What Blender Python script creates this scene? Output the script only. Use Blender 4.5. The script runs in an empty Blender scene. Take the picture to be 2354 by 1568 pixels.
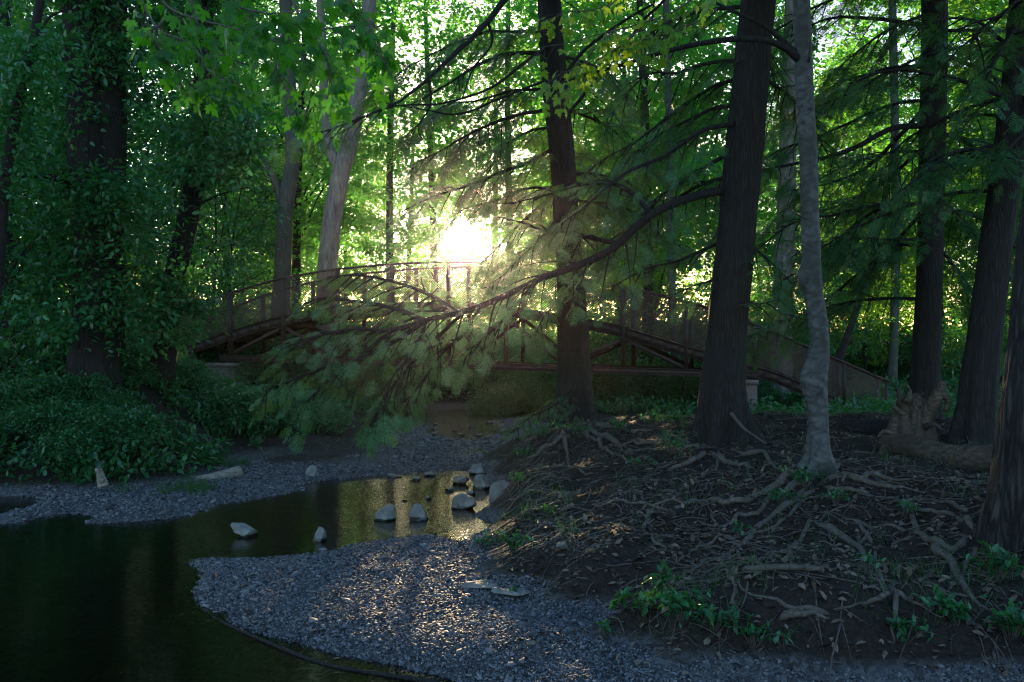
import bpy, math, random
import numpy as np
PI = math.pi
rad = math.radians
RS = np.random.RandomState(7)
random.seed(7)
C = bpy.context.scene.collection

# ------------------------------------------------------------------ camera frame
CH = 2.3; FP = 2288.0; CX = 1176.5; CY = 784.0       # eye height, focal length and centre of the view in reading units
SUN = np.array([-.0487, 1.0, .1066]); SUN /= np.linalg.norm(SUN)

def P(u, v, D):
    return np.array([(u-CX)/FP*D, D, CH-(v-CY)/FP*D])
def G0(u, v, z=0.0):
    D = (CH-z)*FP/(v-CY)
    return np.array([(u-CX)/FP*D, D, z])

# ------------------------------------------------------------------ noise
def _hash(ix, iy, iz, s):
    n = (ix.astype(np.int64)*374761393 + iy.astype(np.int64)*668265263 + iz.astype(np.int64)*2147483647 + s*974634777) & 0x7fffffff
    n = (n ^ (n >> 13))*1274126177 & 0x7fffffff
    n = n ^ (n >> 16)
    return (n & 0xffff)/65535.0
def vnoise(x, y, z=None, s=0):
    x = np.asarray(x, float); y = np.asarray(y, float)
    z = np.zeros_like(x) if z is None else np.asarray(z, float)+0*x
    ix, iy, iz = np.floor(x), np.floor(y), np.floor(z)
    fx, fy, fz = x-ix, y-iy, z-iz
    fx = fx*fx*(3-2*fx); fy = fy*fy*(3-2*fy); fz = fz*fz*(3-2*fz)
    r = 0
    for a in (0, 1):
        for b in (0, 1):
            for c in (0, 1):
                w = (fx if a else 1-fx)*(fy if b else 1-fy)*(fz if c else 1-fz)
                r = r + w*_hash(ix+a, iy+b, iz+c, s)
    return r*2-1
def fbm(x, y, z=None, s=0, o=4):
    r = 0; a = 1.0; f = 1.0
    for k in range(o):
        r = r + a*vnoise(np.asarray(x)*f, np.asarray(y)*f, None if z is None else np.asarray(z)*f, s+k)
        a *= .5; f *= 2.03
    return r

# ------------------------------------------------------------------ materials
def mat(name):
    m = bpy.data.materials.new(name); m.use_nodes = True
    nt = m.node_tree; nt.nodes.clear()
    out = nt.nodes.new('ShaderNodeOutputMaterial')
    return m, nt, out
def N(nt, typ, **kw):
    n = nt.nodes.new(typ)
    for k, v in kw.items():
        if k.startswith('_'): setattr(n, k[1:], v)
        else: n.inputs[k.replace('__', ' ')].default_value = v
    return n
def ramp(nt, stops):
    r = nt.nodes.new('ShaderNodeValToRGB'); e = r.color_ramp.elements
    while len(e) < len(stops): e.new(.5)
    for i, (p, c) in enumerate(stops):
        e[i].position = p; e[i].color = (*c, 1)
    return r
def L(nt, a, b): nt.links.new(a, b)

def leaf_material(name, c1, c2, trans, tw=.45, rough=.42, spec=.5, nscale=.7):
    m, nt, out = mat(name)
    geo = nt.nodes.new('ShaderNodeNewGeometry')
    noi = N(nt, 'ShaderNodeTexNoise', Scale=nscale, Detail=2.0); L(nt, geo.outputs['Position'], noi.inputs['Vector'])
    mx = nt.nodes.new('ShaderNodeMath'); mx.operation = 'ADD'
    m1 = nt.nodes.new('ShaderNodeMath'); m1.operation = 'MULTIPLY'; m1.inputs[1].default_value = .55
    m2 = nt.nodes.new('ShaderNodeMath'); m2.operation = 'MULTIPLY'; m2.inputs[1].default_value = .55
    L(nt, geo.outputs['Random Per Island'], m1.inputs[0]); L(nt, noi.outputs['Fac'], m2.inputs[0])
    L(nt, m1.outputs[0], mx.inputs[0]); L(nt, m2.outputs[0], mx.inputs[1])
    r = ramp(nt, [(.2, c1), (.8, c2)]); L(nt, mx.outputs[0], r.inputs['Fac'])
    p = N(nt, 'ShaderNodeBsdfPrincipled', Roughness=rough); p.inputs['Specular IOR Level'].default_value = spec
    L(nt, r.outputs['Color'], p.inputs['Base Color'])
    t = nt.nodes.new('ShaderNodeBsdfTranslucent'); t.inputs['Color'].default_value = (*[min(1, 1.25*q) for q in trans], 1)
    ms = nt.nodes.new('ShaderNodeMixShader'); ms.inputs[0].default_value = tw
    L(nt, p.outputs[0], ms.inputs[1]); L(nt, t.outputs[0], ms.inputs[2]); L(nt, ms.outputs[0], out.inputs['Surface'])
    return m

def bark_material(name, c1, c2, c3=None, sc=(14, 14, 2.2), bump=.9, dist=.03, rough=.85, crack=.35, horiz=False):
    m, nt, out = mat(name)
    tc = nt.nodes.new('ShaderNodeTexCoord')
    mp = nt.nodes.new('ShaderNodeMapping'); mp.inputs['Scale'].default_value = sc
    L(nt, tc.outputs['Object'], mp.inputs['Vector'])
    n0 = N(nt, 'ShaderNodeTexNoise', Scale=2.3, Detail=6.0, Roughness=.65, Distortion=.6); L(nt, mp.outputs[0], n0.inputs['Vector'])
    vo = N(nt, 'ShaderNodeTexVoronoi', Scale=1.6); vo.feature = 'DISTANCE_TO_EDGE'
    ad = nt.nodes.new('ShaderNodeVectorMath'); ad.operation = 'ADD'
    sc2 = nt.nodes.new('ShaderNodeVectorMath'); sc2.operation = 'SCALE'; sc2.inputs['Scale'].default_value = .6
    L(nt, n0.outputs['Color'], sc2.inputs[0]); L(nt, mp.outputs[0], ad.inputs[0]); L(nt, sc2.outputs[0], ad.inputs[1]); L(nt, ad.outputs[0], vo.inputs['Vector'])
    r0 = ramp(nt, [(.0, (0, 0, 0)), (.30, (1, 1, 1))]); L(nt, vo.outputs['Distance'], r0.inputs['Fac'])
    mu = nt.nodes.new('ShaderNodeMix'); mu.data_type = 'FLOAT'; mu.inputs[0].default_value = 1-crack
    L(nt, r0.outputs['Color'], mu.inputs[2]); L(nt, n0.outputs['Fac'], mu.inputs[3])
    big = N(nt, 'ShaderNodeTexNoise', Scale=1.7, Detail=3.0); L(nt, tc.outputs['Object'], big.inputs['Vector'])
    r1 = ramp(nt, [(.25, c1), (.75, c2)]); L(nt, mu.outputs[0], r1.inputs['Fac'])
    mc = nt.nodes.new('ShaderNodeMix'); mc.data_type = 'RGBA'
    r2 = ramp(nt, [(.48, (0, 0, 0)), (.66, (1, 1, 1))]); L(nt, big.outputs['Fac'], r2.inputs['Fac'])
    L(nt, r2.outputs['Color'], mc.inputs[0]); L(nt, r1.outputs['Color'], mc.inputs[6]); mc.inputs[7].default_value = (*(c3 or c2), 1)
    p = N(nt, 'ShaderNodeBsdfPrincipled', Roughness=rough); L(nt, mc.outputs[2], p.inputs['Base Color'])
    p.inputs['Specular IOR Level'].default_value = .3
    b = N(nt, 'ShaderNodeBump', Strength=bump, Distance=dist); L(nt, mu.outputs[0], b.inputs['Height']); L(nt, b.outputs[0], p.inputs['Normal'])
    L(nt, p.outputs[0], out.inputs['Surface'])
    return m

def simple_material(name, c1, c2, scale=4, rough=.7, bump=.3, dist=.02, metal=0, spec=.5, island=False, detail=5.0):
    m, nt, out = mat(name)
    tc = nt.nodes.new('ShaderNodeTexCoord')
    n0 = N(nt, 'ShaderNodeTexNoise', Scale=scale, Detail=detail, Roughness=.6); L(nt, tc.outputs['Object'], n0.inputs['Vector'])
    f = n0.outputs['Fac']
    if island:
        geo = nt.nodes.new('ShaderNodeNewGeometry')
        mu = nt.nodes.new('ShaderNodeMix'); mu.data_type = 'FLOAT'; mu.inputs[0].default_value = .65
        L(nt, f, mu.inputs[2]); L(nt, geo.outputs['Random Per Island'], mu.inputs[3]); f = mu.outputs[0]
    r = ramp(nt, [(.2, c1), (.8, c2)]); L(nt, f, r.inputs['Fac'])
    p = N(nt, 'ShaderNodeBsdfPrincipled', Roughness=rough, Metallic=metal); p.inputs['Specular IOR Level'].default_value = spec
    L(nt, r.outputs['Color'], p.inputs['Base Color'])
    if bump:
        b = N(nt, 'ShaderNodeBump', Strength=bump, Distance=dist); L(nt, n0.outputs['Fac'], b.inputs['Height']); L(nt, b.outputs[0], p.inputs['Normal'])
    L(nt, p.outputs[0], out.inputs['Surface'])
    return m

M = {}
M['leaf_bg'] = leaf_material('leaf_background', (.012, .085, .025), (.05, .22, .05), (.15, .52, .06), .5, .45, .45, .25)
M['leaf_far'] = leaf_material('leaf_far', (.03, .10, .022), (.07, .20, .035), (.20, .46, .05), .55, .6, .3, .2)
M['leaf_mid'] = leaf_material('leaf_mid', (.005, .05, .02), (.04, .19, .075), (.06, .28, .03), .33, .28, .6, .8)
M['leaf_shrub'] = leaf_material('leaf_shrub', (.005, .05, .02), (.04, .17, .07), (.06, .24, .03), .3, .3, .6, 1.5)
M['leaf_maple'] = leaf_material('leaf_maple', (.015, .085, .012), (.03, .15, .02), (.075, .34, .008), .5, .4, .35, 1.2)
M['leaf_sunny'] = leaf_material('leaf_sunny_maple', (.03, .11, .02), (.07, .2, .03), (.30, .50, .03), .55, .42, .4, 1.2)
M['needle'] = leaf_material('hemlock_needle', (.004, .035, .014), (.065, .23, .09), (.10, .22, .03), .3, .35, .5, 1.0)
M['grass'] = leaf_material('grass_blade', (.012, .055, .015), (.03, .12, .03), (.06, .20, .02), .4, .4, .5, 1.5)
M['litter'] = simple_material('dead_leaf', (.008, .006, .005), (.17, .13, .10), 6, .75, .2, .01, island=True)
M['shard'] = simple_material('slate_shard', (.015, .016, .021), (.19, .195, .22), 9, .66, .3, .004, spec=.3, island=True)
M['bark_dark'] = bark_material('hemlock_bark', (.012, .010, .010), (.036, .032, .033), (.022, .023, .024), (17, 17, 1.5), 1.0, .035)
M['bark_rough'] = bark_material('deep_ridged_bark', (.01, .009, .009), (.06, .055, .053), (.04, .04, .037), (11, 11, 1.2), 1.0, .06, crack=.5)
M['bark_birch'] = bark_material('smooth_grey_bark', (.010, .011, .012), (.125, .13, .135), (.03, .034, .03), (4, 4, 6), .8, .016, .6, crack=.2)
M['bark_pale'] = bark_material('pale_flaking_bark', (.06, .05, .044), (.30, .265, .24), (.17, .15, .135), (4, 4, 1.0), .6, .03, crack=.12)
M['bark_grey'] = bark_material('grey_beech_bark', (.035, .04, .033), (.10, .105, .09), (.06, .075, .055), (5, 5, 1.2), .4, .02, crack=.12)
M['root'] = bark_material('root_bark', (.018, .015, .013), (.165, .14, .12), (.07, .064, .052), (9, 9, 9), .6, .012, .7, crack=.12)
M['twig'] = simple_material('twig', (.03, .024, .022), (.12, .10, .09), 12, .8, .2, .005)
M['wood_pale'] = bark_material('weathered_wood', (.08, .065, .055), (.38, .34, .30), (.24, .21, .19), (2, 14, 14), .7, .015, .6, crack=.15)
M['wood_log'] = bark_material('rotting_log', (.010, .008, .006), (.15, .112, .085), (.045, .034, .027), (2, 9, 9), .9, .03, .6, crack=.15)
M['rock'] = simple_material('creek_stone', (.05, .05, .05), (.30, .295, .29), 5, .55, .9, .04)
M['steel'] = simple_material('weathering_steel', (.022, .013, .012), (.062, .036, .034), 6, .55, .25, .004, metal=.2)
M['steel_rail'] = simple_material('worn_handrail', (.035, .02, .018), (.08, .045, .04), 8, .4, .2, .003, metal=.3)
M['wire'] = simple_material('rusty_mesh', (.04, .023, .022), (.10, .06, .057), 8, .5, 0, metal=.2)
M['deck'] = simple_material('deck_plank', (.06, .035, .03), (.13, .08, .07), 5, .7, .3, .01)
M['concrete'] = simple_material('pier_concrete', (.10, .07, .065), (.22, .17, .16), 2.2, .85, .4, .01)

def wet_stone():
    m = simple_material('creek_stone', (.045, .043, .04), (.29, .285, .275), 5, .6, .9, .04); nt = m.node_tree
    p = [n for n in nt.nodes if n.type == 'BSDF_PRINCIPLED'][0]; src = p.inputs['Base Color'].links[0].from_socket
    geo = nt.nodes.new('ShaderNodeNewGeometry'); sp = nt.nodes.new('ShaderNodeSeparateXYZ'); L(nt, geo.outputs['Position'], sp.inputs[0])
    no = N(nt, 'ShaderNodeTexNoise', Scale=14.0, Detail=3.0); L(nt, geo.outputs['Position'], no.inputs['Vector'])
    ma = nt.nodes.new('ShaderNodeMath'); ma.operation = 'MULTIPLY_ADD'; ma.inputs[1].default_value = -.06; L(nt, no.outputs['Fac'], ma.inputs[0]); L(nt, sp.outputs['Z'], ma.inputs[2])
    mr = N(nt, 'ShaderNodeMapRange'); mr.inputs['From Min'].default_value = -.005; mr.inputs['From Max'].default_value = .02; mr.inputs['To Min'].default_value = 1; mr.inputs['To Max'].default_value = 0; L(nt, ma.outputs[0], mr.inputs['Value'])
    mx = nt.nodes.new('ShaderNodeMix'); mx.data_type = 'RGBA'; L(nt, mr.outputs[0], mx.inputs[0]); L(nt, src, mx.inputs[6]); mx.inputs[7].default_value = (.022, .024, .017, 1); L(nt, mx.outputs[2], p.inputs['Base Color'])
    mo = N(nt, 'ShaderNodeMapRange'); mo.inputs['To Min'].default_value = .65; mo.inputs['To Max'].default_value = .2; L(nt, mr.outputs[0], mo.inputs['Value']); L(nt, mo.outputs[0], p.inputs['Roughness'])
    return m
M['rock'] = wet_stone()

# ------------------------------------------------------------------ objects
def new_mesh(name, V, F, m, smooth=True):
    """V (n,3); F list of index arrays, each (k, corners)"""
    me = bpy.data.meshes.new(name)
    V = np.asarray(V, np.float32).reshape(-1, 3)
    F = [np.asarray(f, np.int32) for f in (F if isinstance(F, (list, tuple)) else [F]) if len(f)]
    me.vertices.add(len(V)); me.vertices.foreach_set('co', V.ravel())
    loops = np.concatenate([f.ravel() for f in F]); tot = np.concatenate([np.full(len(f), f.shape[1], np.int32) for f in F])
    start = np.concatenate([[0], np.cumsum(tot)[:-1]]).astype(np.int32)
    me.loops.add(len(loops)); me.loops.foreach_set('vertex_index', loops)
    me.polygons.add(len(tot)); me.polygons.foreach_set('loop_start', start); me.polygons.foreach_set('loop_total', tot)
    if smooth: me.polygons.foreach_set('use_smooth', np.ones(len(tot), bool))
    me.update(calc_edges=True)
    me.materials.append(m)
    return me
def link(name, me, parent=None):
    o = bpy.data.objects.new(name, me); C.objects.link(o)
    if parent is not None:
        o.parent = parent
        o.matrix_parent_inverse.identity()
        o.location = (0, 0, 0)
    return o
def tag(o, label=None, cat=None, group=None, kind=None):
    if label: o['label'] = label
    if cat: o['category'] = cat
    if group: o['group'] = group
    if kind: o['kind'] = kind
    return o
def thing(name, loc, label, cat, group=None, rz=0.0):
    o = bpy.data.objects.new(name, None); C.objects.link(o); o.location = [float(q) for q in loc]
    o.rotation_euler = (0, 0, rz); o.empty_display_size = .2
    return tag(o, label, cat, group)
def part(name, V, F, m, root, smooth=True, origin=None):
    """mesh given in world coordinates under an unrotated Empty (or under a part of it)"""
    org = np.array(root.location if origin is None else origin, float)
    return link(name, new_mesh(name, np.asarray(V)-org, F, m, smooth), root)
def subpart(name, V, F, m, parent, root, smooth=True):
    return link(name, new_mesh(name, np.asarray(V)-np.array(root.location, float), F, m, smooth), parent)
def copy_tree(o, parent=None):
    c = o.copy(); C.objects.link(c)
    if parent is not None: c.parent = parent
    for ch in list(o.children): copy_tree(ch, c)
    return c

class MB:
    def __init__(s): s.V = []; s.F = {}; s.n = 0
    def add(s, V, F):
        V = np.asarray(V, float).reshape(-1, 3)
        for f in (F if isinstance(F, (list, tuple)) else [F]):
            f = np.asarray(f, int)
            if len(f): s.F.setdefault(f.shape[1], []).append(f+s.n)
        s.V.append(V); s.n += len(V); return s
    def get(s): return np.concatenate(s.V), [np.concatenate(f) for f in s.F.values()]
    def box(s, a, b):
        a = np.array(a, float); b = np.array(b, float)
        V = np.array([[x, y, z] for x in (a[0], b[0]) for y in (a[1], b[1]) for z in (a[2], b[2])])
        return s.add(V, np.array([[0, 1, 3, 2], [4, 6, 7, 5], [0, 4, 5, 1], [2, 3, 7, 6], [0, 2, 6, 4], [1, 5, 7, 3]]))
    def beam(s, p, q, w, h, up=(0, 0, 1)):
        """rectangular bar from p to q"""
        p = np.array(p, float); q = np.array(q, float); d = q-p; d /= np.linalg.norm(d)
        up = np.array(up, float); sd = np.cross(d, up); sd /= np.linalg.norm(sd); up = np.cross(sd, d)
        V = [e+sd*w/2*a+up*h/2*b for e in (p, q) for a, b in ((-1, -1), (1, -1), (1, 1), (-1, 1))]
        return s.add(V, np.array([[0, 1, 2, 3], [7, 6, 5, 4], [0, 4, 5, 1], [1, 5, 6, 2], [2, 6, 7, 3], [3, 7, 4, 0]]))

def catmull(pts, n):
    pts = np.asarray(pts, float); k = len(pts)
    if k == 2: return pts[0]+(pts[1]-pts[0])*np.linspace(0, 1, n)[:, None]
    e = np.concatenate([[2*pts[0]-pts[1]], pts, [2*pts[-1]-pts[-2]]])
    t = np.linspace(0, k-1-1e-9, n); i = t.astype(int); f = (t-i)[:, None]
    a, b, c, d = e[i], e[i+1], e[i+2], e[i+3]
    return .5*(2*b+(c-a)*f+(2*a-5*b+4*c-d)*f*f+(3*b-a-3*c+d)*f**3)
def frames(pts):
    T = np.gradient(pts, axis=0); T /= np.linalg.norm(T, axis=1)[:, None]+1e-9
    ref = np.array([0, 0, 1.]) if abs(T[:, 2]).mean() < .8 else np.array([1., 0, 0])
    A = np.cross(T, ref); A /= np.linalg.norm(A, axis=1)[:, None]+1e-9
    return T, A, np.cross(T, A)
def tube(pts, r, seg=8, radial=None, caps=True):
    """pts (n,3), r (n,) ; radial(theta, s)->multiplier"""
    n = len(pts); T, A, B = frames(pts); r = np.broadcast_to(np.asarray(r, float), (n,))
    th = np.linspace(0, 2*PI, seg, endpoint=False)
    s = np.concatenate([[0], np.cumsum(np.linalg.norm(np.diff(pts, axis=0), axis=1))])
    R = r[:, None]*np.ones((1, seg))
    if radial is not None: R = R*radial(th[None, :]+0*R, s[:, None]+0*R)
    V = pts[:, None, :]+R[..., None]*(np.cos(th)[None, :, None]*A[:, None, :]+np.sin(th)[None, :, None]*B[:, None, :])
    V = V.reshape(-1, 3)
    i = np.arange(n-1)[:, None]*seg; j = np.arange(seg)[None, :]; j2 = (j+1) % seg
    F = np.stack([i+j, i+j2, i+seg+j2, i+seg+j], -1).reshape(-1, 4)
    Fs = [F]
    if caps:
        V = np.concatenate([V, pts[:1], pts[-1:]])
        c0 = n*seg; e = (n-1)*seg
        jj = np.arange(seg); k2 = (jj+1) % seg
        Fs.append(np.concatenate([np.stack([k2, jj, np.full(seg, c0)], -1), np.stack([e+jj, e+k2, np.full(seg, c0+1)], -1)]))
    return V, Fs
def unit(v): return v/(np.linalg.norm(v, axis=-1, keepdims=True)+1e-9)

# ------------------------------------------------------------------ scatter templates on points
LEAF4 = (np.array([[0, 0, 0], [-.33, .42, .07], [0, 1, -.05], [.33, .42, .07]]), np.array([[0, 3, 2], [0, 2, 1]]))
LEAF6 = (np.array([[0, 0, 0], [-.27, .28, .06], [-.2, .66, .05], [0, 1, -.08], [.2, .66, .05], [.27, .28, .06]]), np.array([[0, 5, 4, 3], [0, 3, 2, 1]]))
def maple_template():
    o = [(0, 0), (.13, .02), (.30, -.10), (.27, .06), (.47, .10), (.39, .20), (.56, .40), (.40, .38), (.38, .48), (.23, .38), (.20, .55), (.27, .68), (.15, .68), (.0, 1.0)]
    pts = [(x, y) for x, y in o] + [(-x, y) for x, y in o[-2:0:-1]]
    V = [(x, y, -.28*abs(x)**1.5-.12*y*y) for x, y in pts] + [(0, .32, .02)]
    n = len(pts); return np.array(V), np.array([[n, i, (i+1) % n] for i in range(n)])
MAPLE = maple_template()
def spray_template(seed, L_=1.0, nn=8, k=7):
    """flat hemlock spray: a twig with side twigs, all set with short needles"""
    r = np.random.RandomState(seed); V = []; F = []
    def needle(p, d, ln, w):
        d = d/np.linalg.norm(d); n = np.array([-d[1], d[0], r.uniform(-.3, .3)]); i = len(V)
        V.extend([p-n*w/2, p+n*w/2, p+d*ln+n*w*.25, p+d*ln-n*w*.25]); F.append([i, i+1, i+2, i+3])
    def twig(p0, d, ln, m):
        d = d/np.linalg.norm(d); s = np.array([-d[1], d[0], 0])
        for i in range(m):
            t = (i+.5)/m
            for sg in (-1, 1):
                p = p0+d*ln*t+np.array([0, 0, -.10*t*t*ln])
                needle(p, d*.55+s*sg+np.array([0, 0, r.uniform(-.25, .25)]), .088*(1-.35*t)*r.uniform(.75, 1.25), .026)
        needle(p0, d, ln, .008)
    twig(np.zeros(3), np.array([0, 1., 0]), 1.0, nn+4)
    for i in range(k):
        t = .12+.75*i/k
        for sg in (-1, 1):
            tt = t+r.uniform(-.04, .04)
            twig(np.array([0, tt, -.05*tt]), np.array([sg*r.uniform(.7, 1.), .8, r.uniform(-.2, .1)]), (.42*(1-tt)+.12)*r.uniform(.75, 1.2), int(3+nn*(1-tt)*.45))
    return np.array(V), np.array(F)
SPRAYS = [spray_template(s) for s in range(4)]
SPRAYS_LO = [spray_template(s+9, nn=6, k=5) for s in range(3)]

def stamp(tpl, Pn, A, Nn, S, bend=None):
    """place a template at points Pn with axis A (leaf length) and normal Nn, size S"""
    V, F = tpl; n = len(Pn)
    A = unit(np.asarray(A, float)); B = unit(np.cross(A, Nn)); Z = np.cross(B, A)
    S = np.broadcast_to(np.asarray(S, float), (n,))
    W = (V[None, :, 0, None]*B[:, None, :]+V[None, :, 1, None]*A[:, None, :]+V[None, :, 2, None]*Z[:, None, :])*S[:, None, None]+Pn[:, None, :]
    FF = (F[None]+(np.arange(n)*len(V))[:, None, None]).reshape(-1, F.shape[1])
    return W.reshape(-1, 3), FF
def sun_gap(Pn, r0=.5, r1=1.6):
    """an opening in the foliage along the line of the low sun: False where a leaf is missing"""
    q = Pn-np.array([0, 0, CH]); t = q@SUN; d = np.linalg.norm(q-t[:, None]*SUN, axis=1)
    ra = r0*np.clip(t/40, .22, 1.6); rb = r1*np.clip(t/40, .3, 1.6)
    dv = q[:, 2]-q[:, 1]*SUN[2]/SUN[1]; dx = np.abs(q[:, 0]-q[:, 1]*SUN[0]/SUN[1])
    slot = np.where((dv < -2.95) & (dv > -4.6), np.clip((dx-.3)/1.0, .25, 1), 1)
    return (RS.rand(len(Pn)) < np.clip((d-ra)/(rb-ra), 0, 1)*slot) | (t < 0)
def randdir(n, up=0.0, rs=RS):
    v = unit(rs.normal(size=(n, 3))); v[:, 2] += up; return unit(v)

# ------------------------------------------------------------------ terrain
ctrl = []
def cg(pts, z):
    for u, v in pts:
        ctrl.append(G0(u, v, z))
def densify(pts, step=60):
    out = []
    for a, b in zip(pts[:-1], pts[1:]):
        a = np.array(a, float); b = np.array(b, float); n = max(1, int(np.linalg.norm(b-a)/step))
        out += [tuple(a+(b-a)*i/n) for i in range(n)]
    return out+[pts[-1]]
shoreA = [(1095, 1240), (1000, 1233), (900, 1240), (800, 1255), (700, 1278), (600, 1288), (500, 1286), (440, 1292), (472, 1325), (458, 1352), (480, 1390), (560, 1440), (680, 1480), (820, 1512), (950, 1537), (1080, 1568), (1300, 1640)]
shoreB = [(-150, 1150), (0, 1142), (70, 1142), (90, 1152), (45, 1172), (60, 1198), (200, 1205), (350, 1196), (450, 1180), (560, 1152), (640, 1137), (695, 1124), (740, 1104), (830, 1097), (950, 1087), (1050, 1081), (1095, 1082)]
cg(densify(shoreA), 0.0); cg(densify(shoreB), 0.0)
cg([(955, 962), (972, 982), (1005, 1006), (1065, 1024), (1125, 1036)], 0.0)
cg([(1168, 962), (1152, 1000), (1138, 1040), (1140, 1090), (1172, 1130), (1172, 1165), (1150, 1205)], 0.02)
cg([(800, 1180), (600, 1220), (850, 1130), (300, 1250), (120, 1240)], -.22); cg([(1000, 1130), (1080, 1190), (980, 1190), (750, 1240), (1080, 1110), (1120, 1140), (760, 1140), (600, 1180)], -.14)
cg([(100, 1300), (300, 1400), (200, 1550), (0, 1200), (300, 1310), (-200, 1400)], -.3); cg([(600, 1530), (900, 1600), (400, 1460), (800, 1620), (1000, 1680), (700, 1720), (1100, 1800), (900, 1900)], -.15)
cg([(1000, 1505), (1100, 1530), (1250, 1590), (850, 1470), (1400, 1560)], .06)
cg([(1060, 992), (1090, 972), (1100, 1010), (1020, 980), (1040, 1008), (1120, 990)], -.10)
cg([(1050, 1055), (1100, 1050), (1000, 1050)], .05)
cg([(600, 1340), (900, 1350), (850, 1290), (1000, 1450), (1200, 1530), (1250, 1430), (700, 1420), (1050, 1300), (540, 1330)], .07)
cg([(250, 1175), (400, 1158), (150, 1165), (520, 1130)], .04)
cg([(500, 1095), (800, 1072), (640, 1085), (300, 1120)], .09); cg([(900, 1050), (850, 1015), (960, 1020)], .12); cg([(650, 1050), (450, 1050)], .2); cg([(700, 1000), (780, 980)], .32)
# foot and face of the right-hand bank
cg([(1120, 1270), (1100, 1310), (1150, 1345), (1250, 1360), (1370, 1395), (1420, 1435), (1520, 1488), (1700, 1518), (1900, 1530), (2100, 1538), (2350, 1545)], .10)
cg([(1185, 1190), (1230, 1250), (1330, 1310), (1450, 1385), (1560, 1425), (1750, 1440), (1950, 1450), (2150, 1450), (2350, 1440)], .32)
def cp(*a):
    for u, v, D in a: ctrl.append(P(u, v, D))
cp((1200, 1090, 13.4), (1196, 1140, 12.2), (1186, 1030, 16.5), (1186, 1005, 19.5), (1400, 1240, 9.2), (1700, 1290, 8.2), (2000, 1300, 8.1), (1550, 1180, 9.8), (1300, 1130, 12.2), (1450, 1080, 12.5),
   (1883, 1085, 10.5), (1665, 1020, 14), (1320, 988, 20), (1500, 1000, 15.5), (1450, 980, 20), (1600, 958, 26), (1750, 960, 27), (1800, 965, 22), (2000, 970, 20), (2125, 958, 17), (2240, 1010, 14),
   (2330, 1235, 8), (2350, 1100, 11), (2100, 1080, 11.5), (2200, 950, 24), (2500, 1000, 16), (2600, 1200, 8), (1380, 965, 26), (1250, 962, 27))
cp((205, 890, 18), (380, 892, 20), (300, 960, 17.5), (150, 1050, 15.8), (370, 1008, 17.5), (520, 935, 30.5), (100, 850, 30), (0, 1000, 16.5), (-100, 900, 18), (620, 940, 27), (820, 950, 28), (600, 985, 22), (900, 955, 31), (500, 1000, 20), (-300, 1000, 17), (-200, 1100, 15.6))
ctrl += [np.array(q, float) for q in [(-2.5, 32, .0), (-1.0, 32, -.12), (.5, 32, -.1), (2.2, 33, .25), (-1.5, 34.5, .1), (0, 37, .9), (-2, 39, 1.0), (3, 38, .8), (-12, 38, 1.4), (-8, 36, .9), (9, 36, .7), (16, 36, .8), (18, 25, .8), (16, 14, .9), (14, 6, .9), (-18, 30, 1.5), (-20, 20, 1.4),
    (-14, 10, -.3), (-8, 5, -.35), (-6, 1, -.3), (-18, 8, -.3), (3.5, 4, .2), (1.5, 3, .05), (7, 3, .6), (4.5, 5.8, .25), (8, 5.5, .6), (0, 42, 1.2), (-16, 42, 1.6), (14, 42, 1.0), (22, 40, 1.0), (-24, 38, 1.6)]]
ctrl = np.array(ctrl)
key = {}
for q in ctrl: key[(round(q[0], 1), round(q[1], 1))] = q
ctrl = np.array(list(key.values()))
def tps_fit(X, z, lam=.003):
    n = len(X); d2 = ((X[:, None]-X[None])**2).sum(-1)
    K = .5*d2*np.log(d2+1e-12); K[np.arange(n), np.arange(n)] = lam
    Pm = np.concatenate([np.ones((n, 1)), X], 1)
    A = np.zeros((n+3, n+3)); A[:n, :n] = K; A[:n, n:] = Pm; A[n:, :n] = Pm.T
    return np.linalg.solve(A, np.concatenate([z, np.zeros(3)]))
_w = tps_fit(ctrl[:, :2], ctrl[:, 2])
GX = np.arange(-24, 24.01, .12); GY = np.arange(0, 44.01, .12)
GZ = np.zeros((len(GY), len(GX)))
for i, yy in enumerate(GY):
    d2 = (GX[:, None]-ctrl[None, :, 0])**2+(yy-ctrl[None, :, 1])**2
    GZ[i] = (.5*d2*np.log(d2+1e-12))@_w[:-3]+_w[-3]+_w[-2]*GX+_w[-1]*yy
def far_h(x, y): return 1.3+.012*np.maximum(np.hypot(x, y)-40, 0)+.35*fbm(x*.05, y*.05, s=3, o=2)
def height(x, y, detail=True):
    x = np.asarray(x, float); y = np.asarray(y, float)
    fx = np.clip((x-GX[0])/.12, 0, len(GX)-1.001); fy = np.clip((y-GY[0])/.12, 0, len(GY)-1.001)
    i = fx.astype(int); j = fy.astype(int); a = fx-i; b = fy-j
    z = GZ[j, i]*(1-a)*(1-b)+GZ[j, i+1]*a*(1-b)+GZ[j+1, i]*(1-a)*b+GZ[j+1, i+1]*a*b
    w = np.clip(np.maximum(np.maximum((np.abs(x)-18)/5, (y-37)/6), (-y+.5)/1), 0, 1); w = w*w*(3-2*w)
    wet = (x < 1) & (y < 14)
    z = np.where(wet & (y < 37), z, z*(1-w)+far_h(x, y)*w)
    if detail:
        bank = np.clip((z-.12)/.4, 0, 1)
        z = z+.012*fbm(x*3, y*3, s=11, o=3)+bank*(.065*fbm(x*1.3, y*1.3, s=21, o=3)+.035*fbm(x*6, y*6, s=5, o=3))
    return z
def ground_at(u, v):
    D = np.linspace(4.5, 60, 2400); X = (u-CX)/FP*D; Z = CH-(v-CY)/FP*D
    k = np.argmax(Z < height(X, D)); return np.array([X[k], D[k], float(height(X[k], D[k]))])
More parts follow.
